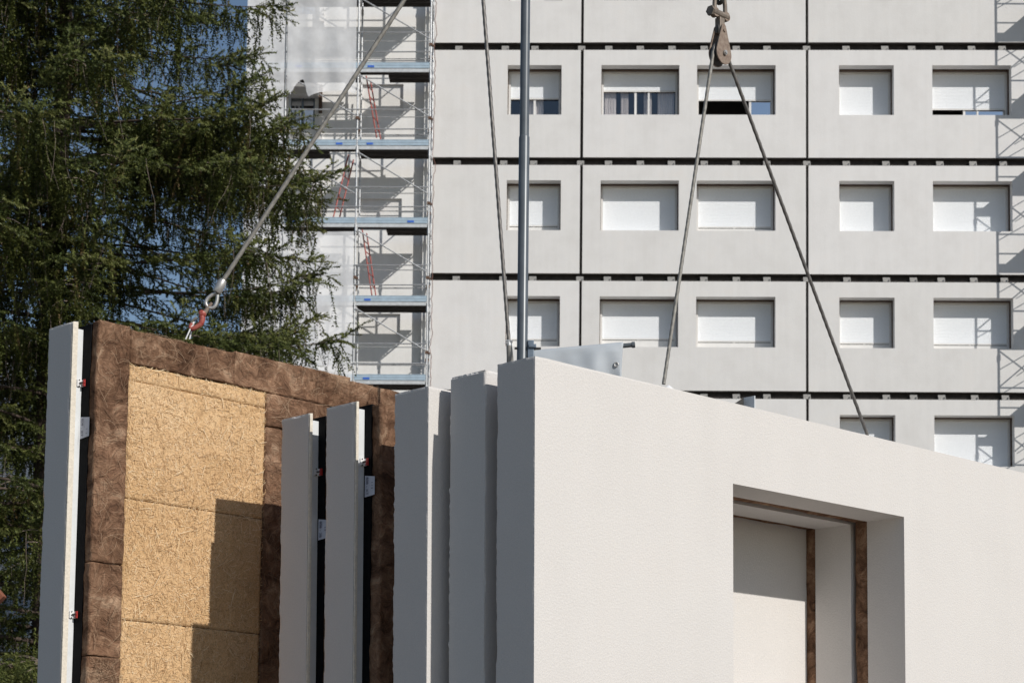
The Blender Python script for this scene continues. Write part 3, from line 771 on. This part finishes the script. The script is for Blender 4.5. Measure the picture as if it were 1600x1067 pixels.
# loose fringe of fibres along the upper edge
for i in range(90):
    pass
zb_ = [zs_t, on_plane(M6, 205, 590, WF).z, on_plane(M6, 195, 777, WF).z, on_plane(M6, 189, 967, WF).z, .05]
zb_[1] = (on_plane(M6, 204, 590, WF).z+on_plane(M6, 417, 640, WF).z)/2
def straw_warp(seed):
    def w_(p, ex):
        return Vector(mnoise.turbulence_vector(p*22+Vector((seed, 0, 0)), 3, False))*.0020+Vector((0, mnoise.noise(p*3+Vector((0, 0, seed)))*.004, 0))
    return w_
for i in range(4):
    z1, z0 = zb_[i]-.003, zb_[i+1]+.003
    z0v = max(z0, .95)
    st = .014
    o = MB().gridbox(lin(x0s+.003, x1s-.003, int((x1s-x0s)/st)), [WF+.012, -.0745], lin(z0, z1, max(2, int((z1-z0)/st))), straw_warp(i*5)).build('straw_board', M['strawboard'], P6, True)
    ar = (x1s-x0s)*(z1-z0v)
    if z1 > z0v: strands('straw_strands', M['straw'], o, int(7500*ar), (x0s+.006, x1s-.006, WF+.009, z0v+.002, z1-.002), .024, .0017, 90+i, curl=.10, lift=.004)
    if z1 > z0v: strands('straw_stalks', M['straw'], o, int(320*ar), (x0s+.006, x1s-.006, WF+.007, z0v+.002, z1-.002), .06, .0024, 120+i, curl=.06, lift=.012)
q = [on_plane(M6, 121, 598, 0).z, on_plane(M6, 113, 960, 0).z]
for z in q: clip(P6, .078, -.012, z, 0)
z6 = on_plane(M6, 130, 667, -.05).z
sticker(P6, .073, -.098, -.008, z6-.062, z6+.062, [('B08 - XT', -.034, .027, z6), ('1 . 2 .', -.08, .018, z6-.03), ('1', -.058, .012, z6)])

# steel rack the standing panels rest on
rk = empty('panel_rack', T(*[float(c) for c in (A+uu*2.9-nn*1.1)*[1, 1, 0]]) @ Matrix.Rotation(TH, 4, 'Z'), 'dark steel rack with timber bearers carrying the row of wall panels', 'rack')
zt_r = A[2]-PH-.13
for x in (-2.2, 0, 2.2): MB().box(x-.07, x+.07, -1.3, 1.3, zt_r-.03, zt_r+.06).build('timber_bearer', M['timber'], rk)
for y in (-1.1, 1.1):
    MB().box(-2.9, 2.9, y-.06, y+.06, zt_r-.17, zt_r-.031).build('rack_beam', M['bluegrey'], rk)
    for x in (-2.6, 2.6): MB().box(x-.05, x+.05, y-.05, y+.05, 0, zt_r-.171).build('rack_leg', M['bluegrey'], rk)

# ================================================================== POLE, TARPAULIN, ROPES
YP = 12.2
pb = at(816, 545, YP); zc = float(at(814.5, 215, YP)[2])
pole = empty('steel_pole', T(float(pb[0]), YP, 0), 'tall dark grey steel pole with a stepped joint, rising behind the wall panels', 'pole')
MB().tube([(0, 0, 0), (0, 0, zc), (0, 0, zc+.012)], [.0345, .0345, .030], 24).build('lower_tube', M['pole'], pole, True)
MB().tube([(0, 0, zc+.005), (0, 0, 9.5)], .0305, 24).build('upper_tube', M['pole'], pole, True)
zk = float(at(825, 545, YP)[2])
ck = MB().box(.034, .075, -.03, .03, zk-.09, zk+.05).box(.04, .09, -.045, .045, zk-.0, zk+.022).build('clamp', M['bluegrey'], pole, bevel=.004)
MB().tube([(-.05, -.01, zk), (.12, -.01, zk+.0)], .008, 8).build('clamp_bolt', M['darksteel'], ck)
# tarpaulin rolled over a tube
e0 = Vector(at(832, 553, YP)); e1 = Vector(at(992, 538.5, YP))
tp = empty('rolled_tarpaulin', Matrix.Translation(e0), 'pale grey tarpaulin draped over a dark tube behind the nearest wall panel', 'tarpaulin')
d = e1-e0
MB().tube([d*.86, d*.975], .015, 12).tube([d*.97, d], .02, 12).build('tube', M['pole'], tp, True)
vs = []; nx, nz = 40, 22
def fold(s, h): return -.045*sin(s*10+h*5)*h*(.2+s)-.018*sin(s*27-h*6)*h*s-.015*h
for i in range(nx+1):
    s = i/nx*.885
    for k in range(nz+1):
        h = k/nz
        p = d*s
        if k <= 4:
            a_ = pi/2+pi*(k/4)*.5 - pi/2
            off = Vector((0, -.024*sin(a_), .024*cos(a_)))
        else:
            off = Vector((0, -.024, 0))+Vector((.012*sin(h*5+s*3)*h, fold(s, h), -.42*(k-4)/(nz-4)))
            off.x -= .02*(h**2)*s
        vs.append(p+off)
fs = [(i*(nz+1)+k, i*(nz+1)+k+1, (i+1)*(nz+1)+k+1, (i+1)*(nz+1)+k) for i in range(nx) for k in range(nz)]
sh_ = MB().add(vs, fs).build('sheet', M['tarp'], tp, True)
m_ = sh_.modifiers.new('s', 'SOLIDIFY'); m_.thickness = .003
ey = d*.835+Vector((-.012, -.030+fold(.835, .43), -.125))
MB().tube([ey+Vector((.013*cos(a), 0, .013*sin(a))) for a in np.linspace(0, 2*pi, 17)], .004, 6, False).build('eyelet', M['steel'], sh_, True)

def rope_mb(path, r, n=160):
    P = [Vector(p) for p in path]; out = []
    L = [0]
    for a, b in zip(P, P[1:]): L.append(L[-1]+(b-a).length)
    for i in range(n+1):
        s = L[-1]*i/n; j = max(k for k in range(len(P)-1) if L[k] <= s+1e-9)
        f = (s-L[j])/(L[j+1]-L[j]); out.append(P[j].lerp(P[j+1], f))
    return MB().tube(out, r, 12, True, lobes=3, twist=1.0/(r*2.6), amp=.075)
# pulley block over the nearest panel: everything lies in the panel's own plane, 13 cm behind its face
YT = .13
def pl(px, py, y=YT): return on_plane(M1, px, py, y)
def child_frame(p): return M1 @ Matrix.Translation(p)
pc = pl(1125, 85.5)
PR = .062
pul = empty('pulley_block', child_frame(pc), 'rusty teardrop pulley block hanging in front of the facade with a wire rope over it', 'pulley')
def tear(r, h, n=28):
    a0 = math.acos(min(.99, (r-.017)/h)); pts = []
    for i in range(n+1):
        a = pi/2+a0+(2*pi-2*a0)*i/n; pts.append((r*cos(a), r*sin(a)))
    for i in range(5):
        a = pi/2-a0+2*a0*i/4; pts.append((.017*cos(a), h+.017*sin(a)))
    return pts
hT = .145
for y in (-.03, .022): MB().prism(tear(PR, hT), y, y+.008).build('cheek_plate', M['rust'], pul, bevel=.002)
MB().tube([(0, -.0215, 0), (0, -.012, 0), (0, 0, 0), (0, .012, 0), (0, .0215, 0)], [PR*.93, PR*.90, PR*.8, PR*.90, PR*.93], 32).build('sheave', M['darksteel'], pul, True)
MB().tube([(0, -.042, 0), (0, .04, 0)], .013, 12).tube([(0, -.047, 0), (0, -.0425, 0)], .008, 6).build('axle_bolt', M['steel'], pul)
MB().tube([(0, -.036, hT-.02), (0, .036, hT-.02)], .009, 10).build('top_rivet', M['rust'], pul)
MB().box(-.02, .02, -.019, .019, hT-.03, hT+.055).build('swivel_neck', M['aged'], pul, bevel=.004)
MB().tube([(-.048, -.025, .10), (-.055, -.035, .115), (-.05, -.03, .135), (-.035, -.02, .14)], .009, 8).build('latch', M['darksteel'], pul, True)
# shackle above the pulley
sk = empty('bow_shackle', child_frame(pc+Vector((0, 0, hT+.075))), 'steel bow shackle joining the pulley block to the chain above', 'shackle')
MB().tube([(-.07, 0, 0), (.06, 0, 0)], .021, 12).tube([(-.085, 0, 0), (-.071, 0, 0)], .028, 6).build('pin', M['aged'], sk)
MB().tube([(.0+.045*cos(a)*(1 if a < pi*.5 else 1), 0, .02+.105*sin(a)**.7) for a in np.linspace(.001, pi-.001, 22)], .012, 10).build('bow', M['aged'], sk, True)
for x in (-.045, .045): MB().tube([(x, -.014, 0), (x, .014, 0)], .026, 12).build('shackle_eye', M['rust'], sk)
ch = empty('lifting_chain', child_frame(pc+Vector((0, 0, hT+.19))), 'dark chain link hooked through the shackle at the top edge', 'chain')
for i in range(5):
    lp = []
    for a in np.linspace(0, 2*pi, 25):
        q_ = Vector((.026*cos(a), 0, .05*sin(a)+.02*(1 if sin(a) > 0 else -1)))
        if i % 2 == 0: q_ = Vector((0, q_.x, q_.z))
        lp.append(q_+Vector((0, 0, .02+.1*i)))
    MB().tube(lp, .012, 8, False).build('chain_link', M['darksteel'], ch, True)
# the rope over the pulley
rb0 = pl(1037, 600); rb1 = pl(1355.5, 680)
l0 = pc+Vector((-PR*.86, 0, 0)); 
path = [rb0, pc+Vector((-PR*.9, 0, -.005))]
dl = (path[1]-path[0]).normalized(); dr_ = (pc+Vector((PR*.9, 0, 0))-rb1).normalized()
arc = [pc+Vector((PR*.9*cos(a), 0, PR*.9*sin(a))) for a in np.linspace(pi-.05, .45, 14)]
lr = empty('pulley_rope', child_frame(rb0), 'grey wire rope running over the rusty pulley down to the nearest wall panel', 'rope')
o_ = Vector(rb0)
rope_mb([p-o_ for p in [rb0, arc[0]]], .0098, 210).build('left_leg', M['rope'], lr, True)
rope_mb([p-o_ for p in arc], .0096, 40).build('bend', M['ropedark'], lr, True)
rope_mb([p-o_ for p in [arc[-1], rb1]], .0098, 230).build('right_leg', M['ropedark'], lr, True)
# plaster collars where the rope enters the panel
def blob(name, mx, sx, sy, sz, m, label, cat, seed):
    n1, n2 = 18, 10; vs = []
    for j in range(n2+1):
        ph = pi/2*j/n2
        for i in range(n1):
            th = 2*pi*i/n1; r = 1+.25*mnoise.noise(Vector((cos(th)*1.5+seed, sin(th)*1.5, ph*3)))
            k = (1-j/n2)**.8
            vs.append((sx*cos(th)*k*r, sy*sin(th)*k*r, sz*(j/n2)*(1+.1*r)))
    o = MB().add(vs, [(j*n1+i, j*n1+(i+1) % n1, (j+1)*n1+(i+1) % n1, (j+1)*n1+i) for j in range(n2) for i in range(n1)]).build(name, m, None, True)
    o.matrix_world = mx; return tag(o, label, cat)
cb = on_plane(M1, 1041, 606, .11)
blob('anchor_cone', M1 @ Matrix.Translation((cb.x+.02, .11, PH-.004)), .075, .05, .05, M['clipwhite'], 'white cone where the left rope leg meets the top of the nearest wall panel', 'anchor', 2)
cb2 = on_plane(M1, 1356, 681, .11)
blob('anchor_cone', M1 @ Matrix.Translation((cb2.x+.03, .11, PH-.004)), .035, .03, .015, M['clipwhite'], 'small white pad where the right rope leg meets the panel top', 'anchor', 4)
eyp = [Vector((cb.x-.005+.0, .10, PH))+Vector((-.08*cos(a)*.6-.03, 0, .028*sin(a))) for a in np.linspace(0, pi, 12)]
o = MB().tube(eyp, .008, 8).build('rope_eye', M['galv'], lr); 
o.matrix_parent_inverse = Matrix.Translation(-o_)
# steel angle lying on the panel top
ba = on_plane(M1, 1131, 626, .2); bb = on_plane(M1, 1163, 634, .2)
an = empty('steel_angle', M1 @ Matrix.Translation((ba.x, .2, PH+.001)), 'short steel angle with web coloured dark for shade, on top of the nearest wall panel', 'bracket')
LA = bb.x-ba.x
zA = (on_plane(M1, 1163, 620, .16).z-PH)*.8
MB().add([(0, 0, 0), (LA, 0, 0), (LA, 0, zA+.03), (LA*.98, 0, zA+.03), (0, .006, .012), (0, .006, 0), (LA, .006, 0), (LA, .006, zA+.03)], [(0,1,2,3,4), (5,4,3,7,6), (1,6,7,2), (3,2,7), (0,4,5), (0,5,6,1)]).build('web_plate', M['darksteel'], an)  # dark material puts the shade on this face into the colour
MB().box(LA-.006, LA+.002, -.075, .0, 0, zA+.028).build('end_plate', M['galvpale'], an)
MB().box(LA*.55, LA-.008, -.07, -.002, .0, .006).build('foot_plate', M['galvpale'], an)

# sling at the back corner of the nearest panel
s0 = on_plane(M4, 797.5, 566, .13)
YB = float((M4 @ s0).y)
sg = Vector(M4 @ s0); gtop = Vector(at(755, 0, YB)); dd = gtop-sg
rs = empty('lifting_sling', Matrix.Translation(sg), 'thin grey wire rope rising up to the left beside the steel pole', 'rope')
rope_mb([dd*.04, dd*1.45], .0112, 330).build('rope', M['ropedark'], rs, True)
MB().tube([(0, 0, -.03), dd*.015, dd*.045], [.022, .02, .017], 14).build('rope_sleeve', M['rope'], rs, True)
MB().tube([dd*.042+Vector((0, 0, 0)), dd*.058], .017, 12).tube([dd*.05+Vector((-.022, -.01, 0)), dd*.05+Vector((.02, -.01, .012))], .007, 6).tube([dd*.057+Vector((-.02, -.012, 0)), dd*.057+Vector((.02, -.012, .0))], .006, 6).build('rope_clamp', M['galv'], rs)

# sling and red hook of the lifted panel
hk_w = M6 @ on_plane(M6, 297, 527, .05)
YH = float(hk_w.y)
def ah(px, py, dy=0.): return Vector(at(px, py, YH+dy))
f0 = ah(347.5, 440); f1 = ah(632, 0); ddx = f1-f0
sl_ = empty('lifting_sling', Matrix.Translation(ah(330, 480)), 'thick grey wire rope with a pressed ferrule and eye above the red hook', 'rope')
oo = ah(330, 480)
rope_mb([f0-oo, f0+ddx*1.4-oo], .0128, 330).build('rope', M['rope'], sl_, True)
fe = ah(338.5, 457)
MB().tube([fe-oo, fe.lerp(f0, .08)-oo, fe.lerp(f0, .9)-oo, f0.lerp(f1, .006)-oo], [.024, .027, .027, .019], 18).build('ferrule', M['steel'], sl_, True)
eye = [(337.5, 458), (331, 461), (324, 467), (321.5, 474), (325, 480), (331, 481.5), (336, 478), (339, 470), (340, 461)]
ring = [ah(*p)-oo for p in eye]
def smooth_path(P, n=6):
    out = []
    for i in range(len(P)-1):
        p0, p1, p2, p3 = P[max(i-1, 0)], P[i], P[i+1], P[min(i+2, len(P)-1)]
        for k in range(n):
            t = k/n
            out.append(.5*((2*p1)+(-p0+p2)*t+(2*p0-5*p1+4*p2-p3)*t*t+(-p0+3*p1-3*p2+p3)*t**3))
    return out+[P[-1]]
MB().tube(smooth_path(ring), .0105, 10).build('thimble', M['steel'], sl_, True)
hk = empty('lifting_hook', Matrix.Translation(ah(318, 490)), 'worn red lifting hook at the end of the left sling, hooked into the lifted panel', 'hook')
oh = ah(318, 490)
sh1 = smooth_path([ah(*p)-oh for p in ((331, 473), (326, 480), (321, 487), (317, 492))])
MB().tube(sh1, [.008+.008*i/(len(sh1)-1) for i in range(len(sh1))], 10).build('shank', M['rust'], hk, True)
MB().tube([ah(319, 487)-oh, ah(316.5, 490)-oh, ah(313.5, 493)-oh], [.018, .026, .019], 14).build('red_knuckle', M['hookred'], hk, True)
cu_ = smooth_path([ah(*p)-oh for p in ((315, 493), (316, 499), (313.5, 506), (307, 511), (300, 514), (297.5, 511), (299.5, 505))])
MB().tube(cu_, [.019-.009*i/(len(cu_)-1) for i in range(len(cu_))], 12).build('hook_body', M['hookred'], hk, True)
MB().tube([ah(308, 496)-oh, ah(303, 499)-oh, ah(297, 507)-oh], [.009, .008, .005], 8).build('latch', M['rope'], hk, True)
we = empty('wire_loop', Matrix.Translation(ah(296, 523)), 'thin pale wire loop coming out of the wool under the red hook', 'wire')
ow = ah(296, 523)
MB().tube(smooth_path([ah(*p, dy=e)-ow for p, e in (((290, 530), -.01), ((295, 519), -.01), ((301, 506), 0), ((303, 504), .01), ((300, 514), .02), ((296, 530), .02))]), .0045, 8).build('wire', M['clipwhite'], we, True)

# rusty beam end poking in at the left edge
rbm = at(-6, 940, 9.0)
rb_ = empty('rusty_prop', T(float(rbm[0])-.06, 9., 0), 'rust red steel prop tip just inside the left edge in front of low spruce twigs', 'prop')
MB().prism([(-.05, float(rbm[2])-.08), (.06, float(rbm[2])-.02), (.103, float(rbm[2])+.025), (.06, float(rbm[2])+.075), (-.05, float(rbm[2])+.14)], -.03, .03).build('prop_head', M['hookrust'] if 'hookrust' in M else plain('prop_rust', (.22, .075, .04), .8, var=.3, scale=30), rb_, bevel=.004)
MB().tube([(-.02, 0, 0), (-.02, 0, float(rbm[2])-.081)], .035, 14).build('prop_tube', plain('prop_tube_rust', (.22, .085, .05), .8, var=.3, scale=20), rb_, True)

# ================================================================== SPRUCE
TX, TY, TZ = -6.95, 28.5, 21.5
tree = empty('spruce_tree', T(TX, TY, 0), 'large dark spruce with drooping curtain-like twigs filling the left side', 'tree')
tr_ = np.random.default_rng(5)
MB().tube([(.05*sin(i*.8), .05*cos(i*.6), TZ*i/16) for i in range(17)], [.25*(1-i/17.5)**.9 for i in range(17)], 14).build('trunk', M['bark'], tree, True)

def bristle(P, spacing, nl, nw, per, rg, fwd=.75):
    """needles along a polyline P -> (m,3,3) triangles"""
    out = []
    seg = np.linalg.norm(np.diff(P, axis=0), axis=1); L = np.concatenate([[0], np.cumsum(seg)])
    n = max(2, int(L[-1]/spacing))
    s = np.linspace(0, L[-1], n)
    C = np.stack([np.interp(s, L, P[:, i]) for i in range(3)], 1)
    Tn = np.gradient(C, axis=0); Tn /= np.linalg.norm(Tn, axis=1, keepdims=True)+1e-9
    a = np.where(np.abs(Tn[:, 2:3]) < .9, np.array([[0, 0, 1.]]), np.array([[1., 0, 0]]))
    B1 = np.cross(Tn, a); B1 /= np.linalg.norm(B1, axis=1, keepdims=True); B2 = np.cross(Tn, B1)
    for k in range(per):
        th = rg.uniform(0, 2*pi, n)[:, None]+k*2*pi/per
        rad = B1*np.cos(th)+B2*np.sin(th)
        d = rad+Tn*fwd*rg.uniform(.5, 1.4, (n, 1)); d /= np.linalg.norm(d, axis=1, keepdims=True)
        l = nl*rg.uniform(.7, 1.25, (n, 1))
        side = np.cross(d, Tn); side /= np.linalg.norm(side, axis=1, keepdims=True)+1e-9
        base = C-d*l*.15
        out.append(np.stack([base+side*nw/2, base-side*nw/2, C+d*l], 1))
    return np.concatenate(out)
def twig_path(p, d, L, rg, grav=.5, n=4):
    P = [np.array(p, float)]; d = np.array(d, float)
    for i in range(n):
        d = d+np.array([0, 0, -grav/n])+rg.normal(0, .10, 3); d /= np.linalg.norm(d); P.append(P[-1]+d*L/n)
    return np.array(P)
def hanging(L, rg):
    """a drooping cord of foliage: a bristly stem with short side twigs that hang close to it"""
    main = twig_path((0, 0, 0), (rg.normal(0, .3), rg.normal(0, .3), -.8), L, rg, .7, 6)
    t = [bristle(main, .034, .042, .026, 2, rg)]
    ns = max(3, int(L/.062))
    for i in range(ns):
        s = (i+.3)/ns; p = main[min(int(s*6), 5)]*(1-(s*6 % 1))+main[min(int(s*6)+1, 6)]*(s*6 % 1)
        az = rg.uniform(0, 2*pi); el = rg.uniform(-1.35, -.45)
        l = rg.uniform(.07, .20)*(1-.35*s)
        t.append(bristle(twig_path(p, (cos(az)*cos(el), sin(az)*cos(el), sin(el)), l, rg, .8, 3), .030, .040, .027, 2, rg))
    return np.concatenate(t)
def outward(L, rg):
    """tip spray along +x: stout bottlebrush twigs to both sides, slightly raised"""
    main = twig_path((0, 0, 0), (1, 0, .15), L, rg, .12, 5)
    t = [bristle(main, .021, .042, .022, 3, rg)]
    ns = max(4, int(L/.07))
    for i in range(ns):
        s = (i+.4)/ns; p = main[min(int(s*5), 4)]
        sd = 1 if i % 2 else -1
        l = rg.uniform(.10, .24)*(1.15-.6*s)
        t.append(bristle(twig_path(p, (.75, sd*rg.uniform(.45, .95), rg.uniform(-.45, .4)), l, rg, .15, 3), .021, .040, .022, 3, rg))
    return np.concatenate(t)
HT = [hanging(L, tr_) for L in (.25, .32, .45, .55, .68, .8, .95, 1.15)]
OT = [outward(L, tr_) for L in (.28, .36, .45, .55)]
tris = []; tints = []; bare = []
def place(tpl, p, ax, ay, az_, s, tint):
    R_ = np.stack([ax, ay, az_], 1)*s
    tris.append(tpl @ R_.T + p); tints.append(np.clip(tint+tr_.normal(0, .11, len(tpl)), 0, 1))
def Lz(z):
    return float(np.interp(z, [2, 6, 8.5, 10, 11.8, 13.6, 17, 21], [5.0, 4.35, 4.15, 4.2, 3.85, 3.35, 2.2, .3]))
limbs = []
z = 2.6
while z < 18.5:
    a0 = tr_.uniform(0, 2*pi)
    for j in range(7):
        az = a0+2*pi*j/7+tr_.normal(0, .22)
        if sin(az) > .6 and j % 2: continue
        limbs.append((z+tr_.uniform(-.25, .25), az))
    z += .5
limbs += [(tr_.uniform(6.9, 12.4), tr_.uniform(-.75, .45)) for _ in range(26)]
limb_n = 0
for j, (zz, az) in enumerate(limbs):
    if True:
        L = Lz(zz)*tr_.uniform(.72, 1.06)
        back = sin(az) > .75
        h = np.array([cos(az), sin(az), 0]); sd = np.array([-sin(az), cos(az), 0])
        n = 12; P = []
        dr0 = tr_.uniform(.02, .2); dq = tr_.uniform(.30, .50); up = tr_.uniform(.16, .36)
        for i in range(n+1):
            s = i/n; P.append(h*L*s+sd*.12*L*sin(s*2.4+j)*.35+np.array([0, 0, zz+L*(dr0*s-dq*s*s+up*s**3.2)]))
        P = np.array(P)
        rr = [max(.005, .036*(L/4.5)*(1-.93*i/n)) for i in range(n+1)]
        MB().tube(P.tolist(), rr, 6).build('branch', M['bark'], tree, True)
        limb_n += 1
        hidden = (zz < 6.6 and cos(az) > .35)
        dens = (.42 if back else 1.)*(.3 if hidden else 1.)
        # anchor points for foliage: along the limb and its side shoots
        anchors = []
        m = int(L/.145)
        for i in range(m):
            s = .04+.96*(i+tr_.uniform(0, 1))/m
            if s > 1: s = 1.
            q = s*n; i0 = min(int(q), n-1); p = P[i0]*(1-(q-i0))+P[i0+1]*(q-i0)
            anchors.append((p, s))
            if s < .3 and not back: anchors += [(p+tr_.normal(0, .12, 3), .3), (p+tr_.normal(0, .2, 3), .3)]
            sgn = 1 if i % 2 else -1
            sl2 = tr_.uniform(.22, .85)*(1.1-.55*s)*min(1, .35+s*1.3)
            d2 = h*tr_.uniform(.45, .9)+sd*sgn*tr_.uniform(.55, 1)+np.array([0, 0, tr_.uniform(-.05, .28)]); d2 /= np.linalg.norm(d2)
            Q = twig_path(p, d2, sl2, tr_, .55, 4)
            if tr_.uniform() < .6: bare.append((Q, .0065))
            for f in np.arange(.25, 1.01, .13/max(.2, sl2)):
                q4 = min(f, .999)*4; i1 = int(q4)
                anchors.append((Q[i1]*(1-(q4-i1))+Q[i1+1]*(q4-i1), s))
            if tr_.uniform() < dens:
                dx = (Q[-1]-Q[-2]); dx /= np.linalg.norm(dx)
                dy = np.cross([0, 0, 1], dx); dy /= np.linalg.norm(dy)+1e-9
                place(OT[tr_.integers(4)], Q[-2], dx, dy, np.cross(dx, dy), tr_.uniform(.7, 1.1), tr_.uniform(.2, .75))
        for p, s in anchors:
            if tr_.uniform() > 1.0*dens: continue
            if s < .93 and mnoise.noise(Vector((p[0]*.75, p[1]*.75, p[2]*.6))) < -.12: continue
            aa = tr_.uniform(0, 2*pi)
            Lh = tr_.beta(1.6, 2.2); ti = min(7, int(Lh*8*(1.0 if s > .25 else .7)))
            ax = np.array([cos(aa), sin(aa), 0]); ay = np.array([-sin(aa), cos(aa), 0])
            place(HT[ti], p, ax, ay, np.array([0, 0, 1.]), tr_.uniform(.8, 1.2), tr_.uniform(.05, .72) if tr_.uniform() > .06 else .95)
            if tr_.uniform() < .13:
                bl = tr_.uniform(.4, 1.2); bare.append((twig_path(p, (tr_.normal(0, .15), tr_.normal(0, .15), -1), bl, tr_, .4, 6), .0042))
        # tip fan
        for e in range(4):
            dx = P[-1]-P[-2]; dx /= np.linalg.norm(dx); dx = dx+sd*tr_.normal(0, .45)+np.array([0, 0, tr_.uniform(-.15, .35)]); dx /= np.linalg.norm(dx)
            dy = np.cross([0, 0, 1], dx); dy /= np.linalg.norm(dy)
            place(OT[tr_.integers(4)], P[-1-(e > 1)], dx, dy, np.cross(dx, dy), tr_.uniform(.8, 1.25), tr_.uniform(.3, .8))
TR = np.concatenate(tris); TI = np.concatenate(tints)
print('spruce tris', len(TR), 'limbs', limb_n)
cr = link('crown', tri_mesh('crown', TR, M['needles'], TI), tree)
cr['kind'] = 'stuff'
bt = MB()
for Q, r in bare: bt.tube(Q.tolist(), [r*(1-.5*i/(len(Q)-1)) for i in range(len(Q))], 3, False)
o = bt.build('bare_twigs', M['deadtwig'], tree); o['kind'] = 'stuff'
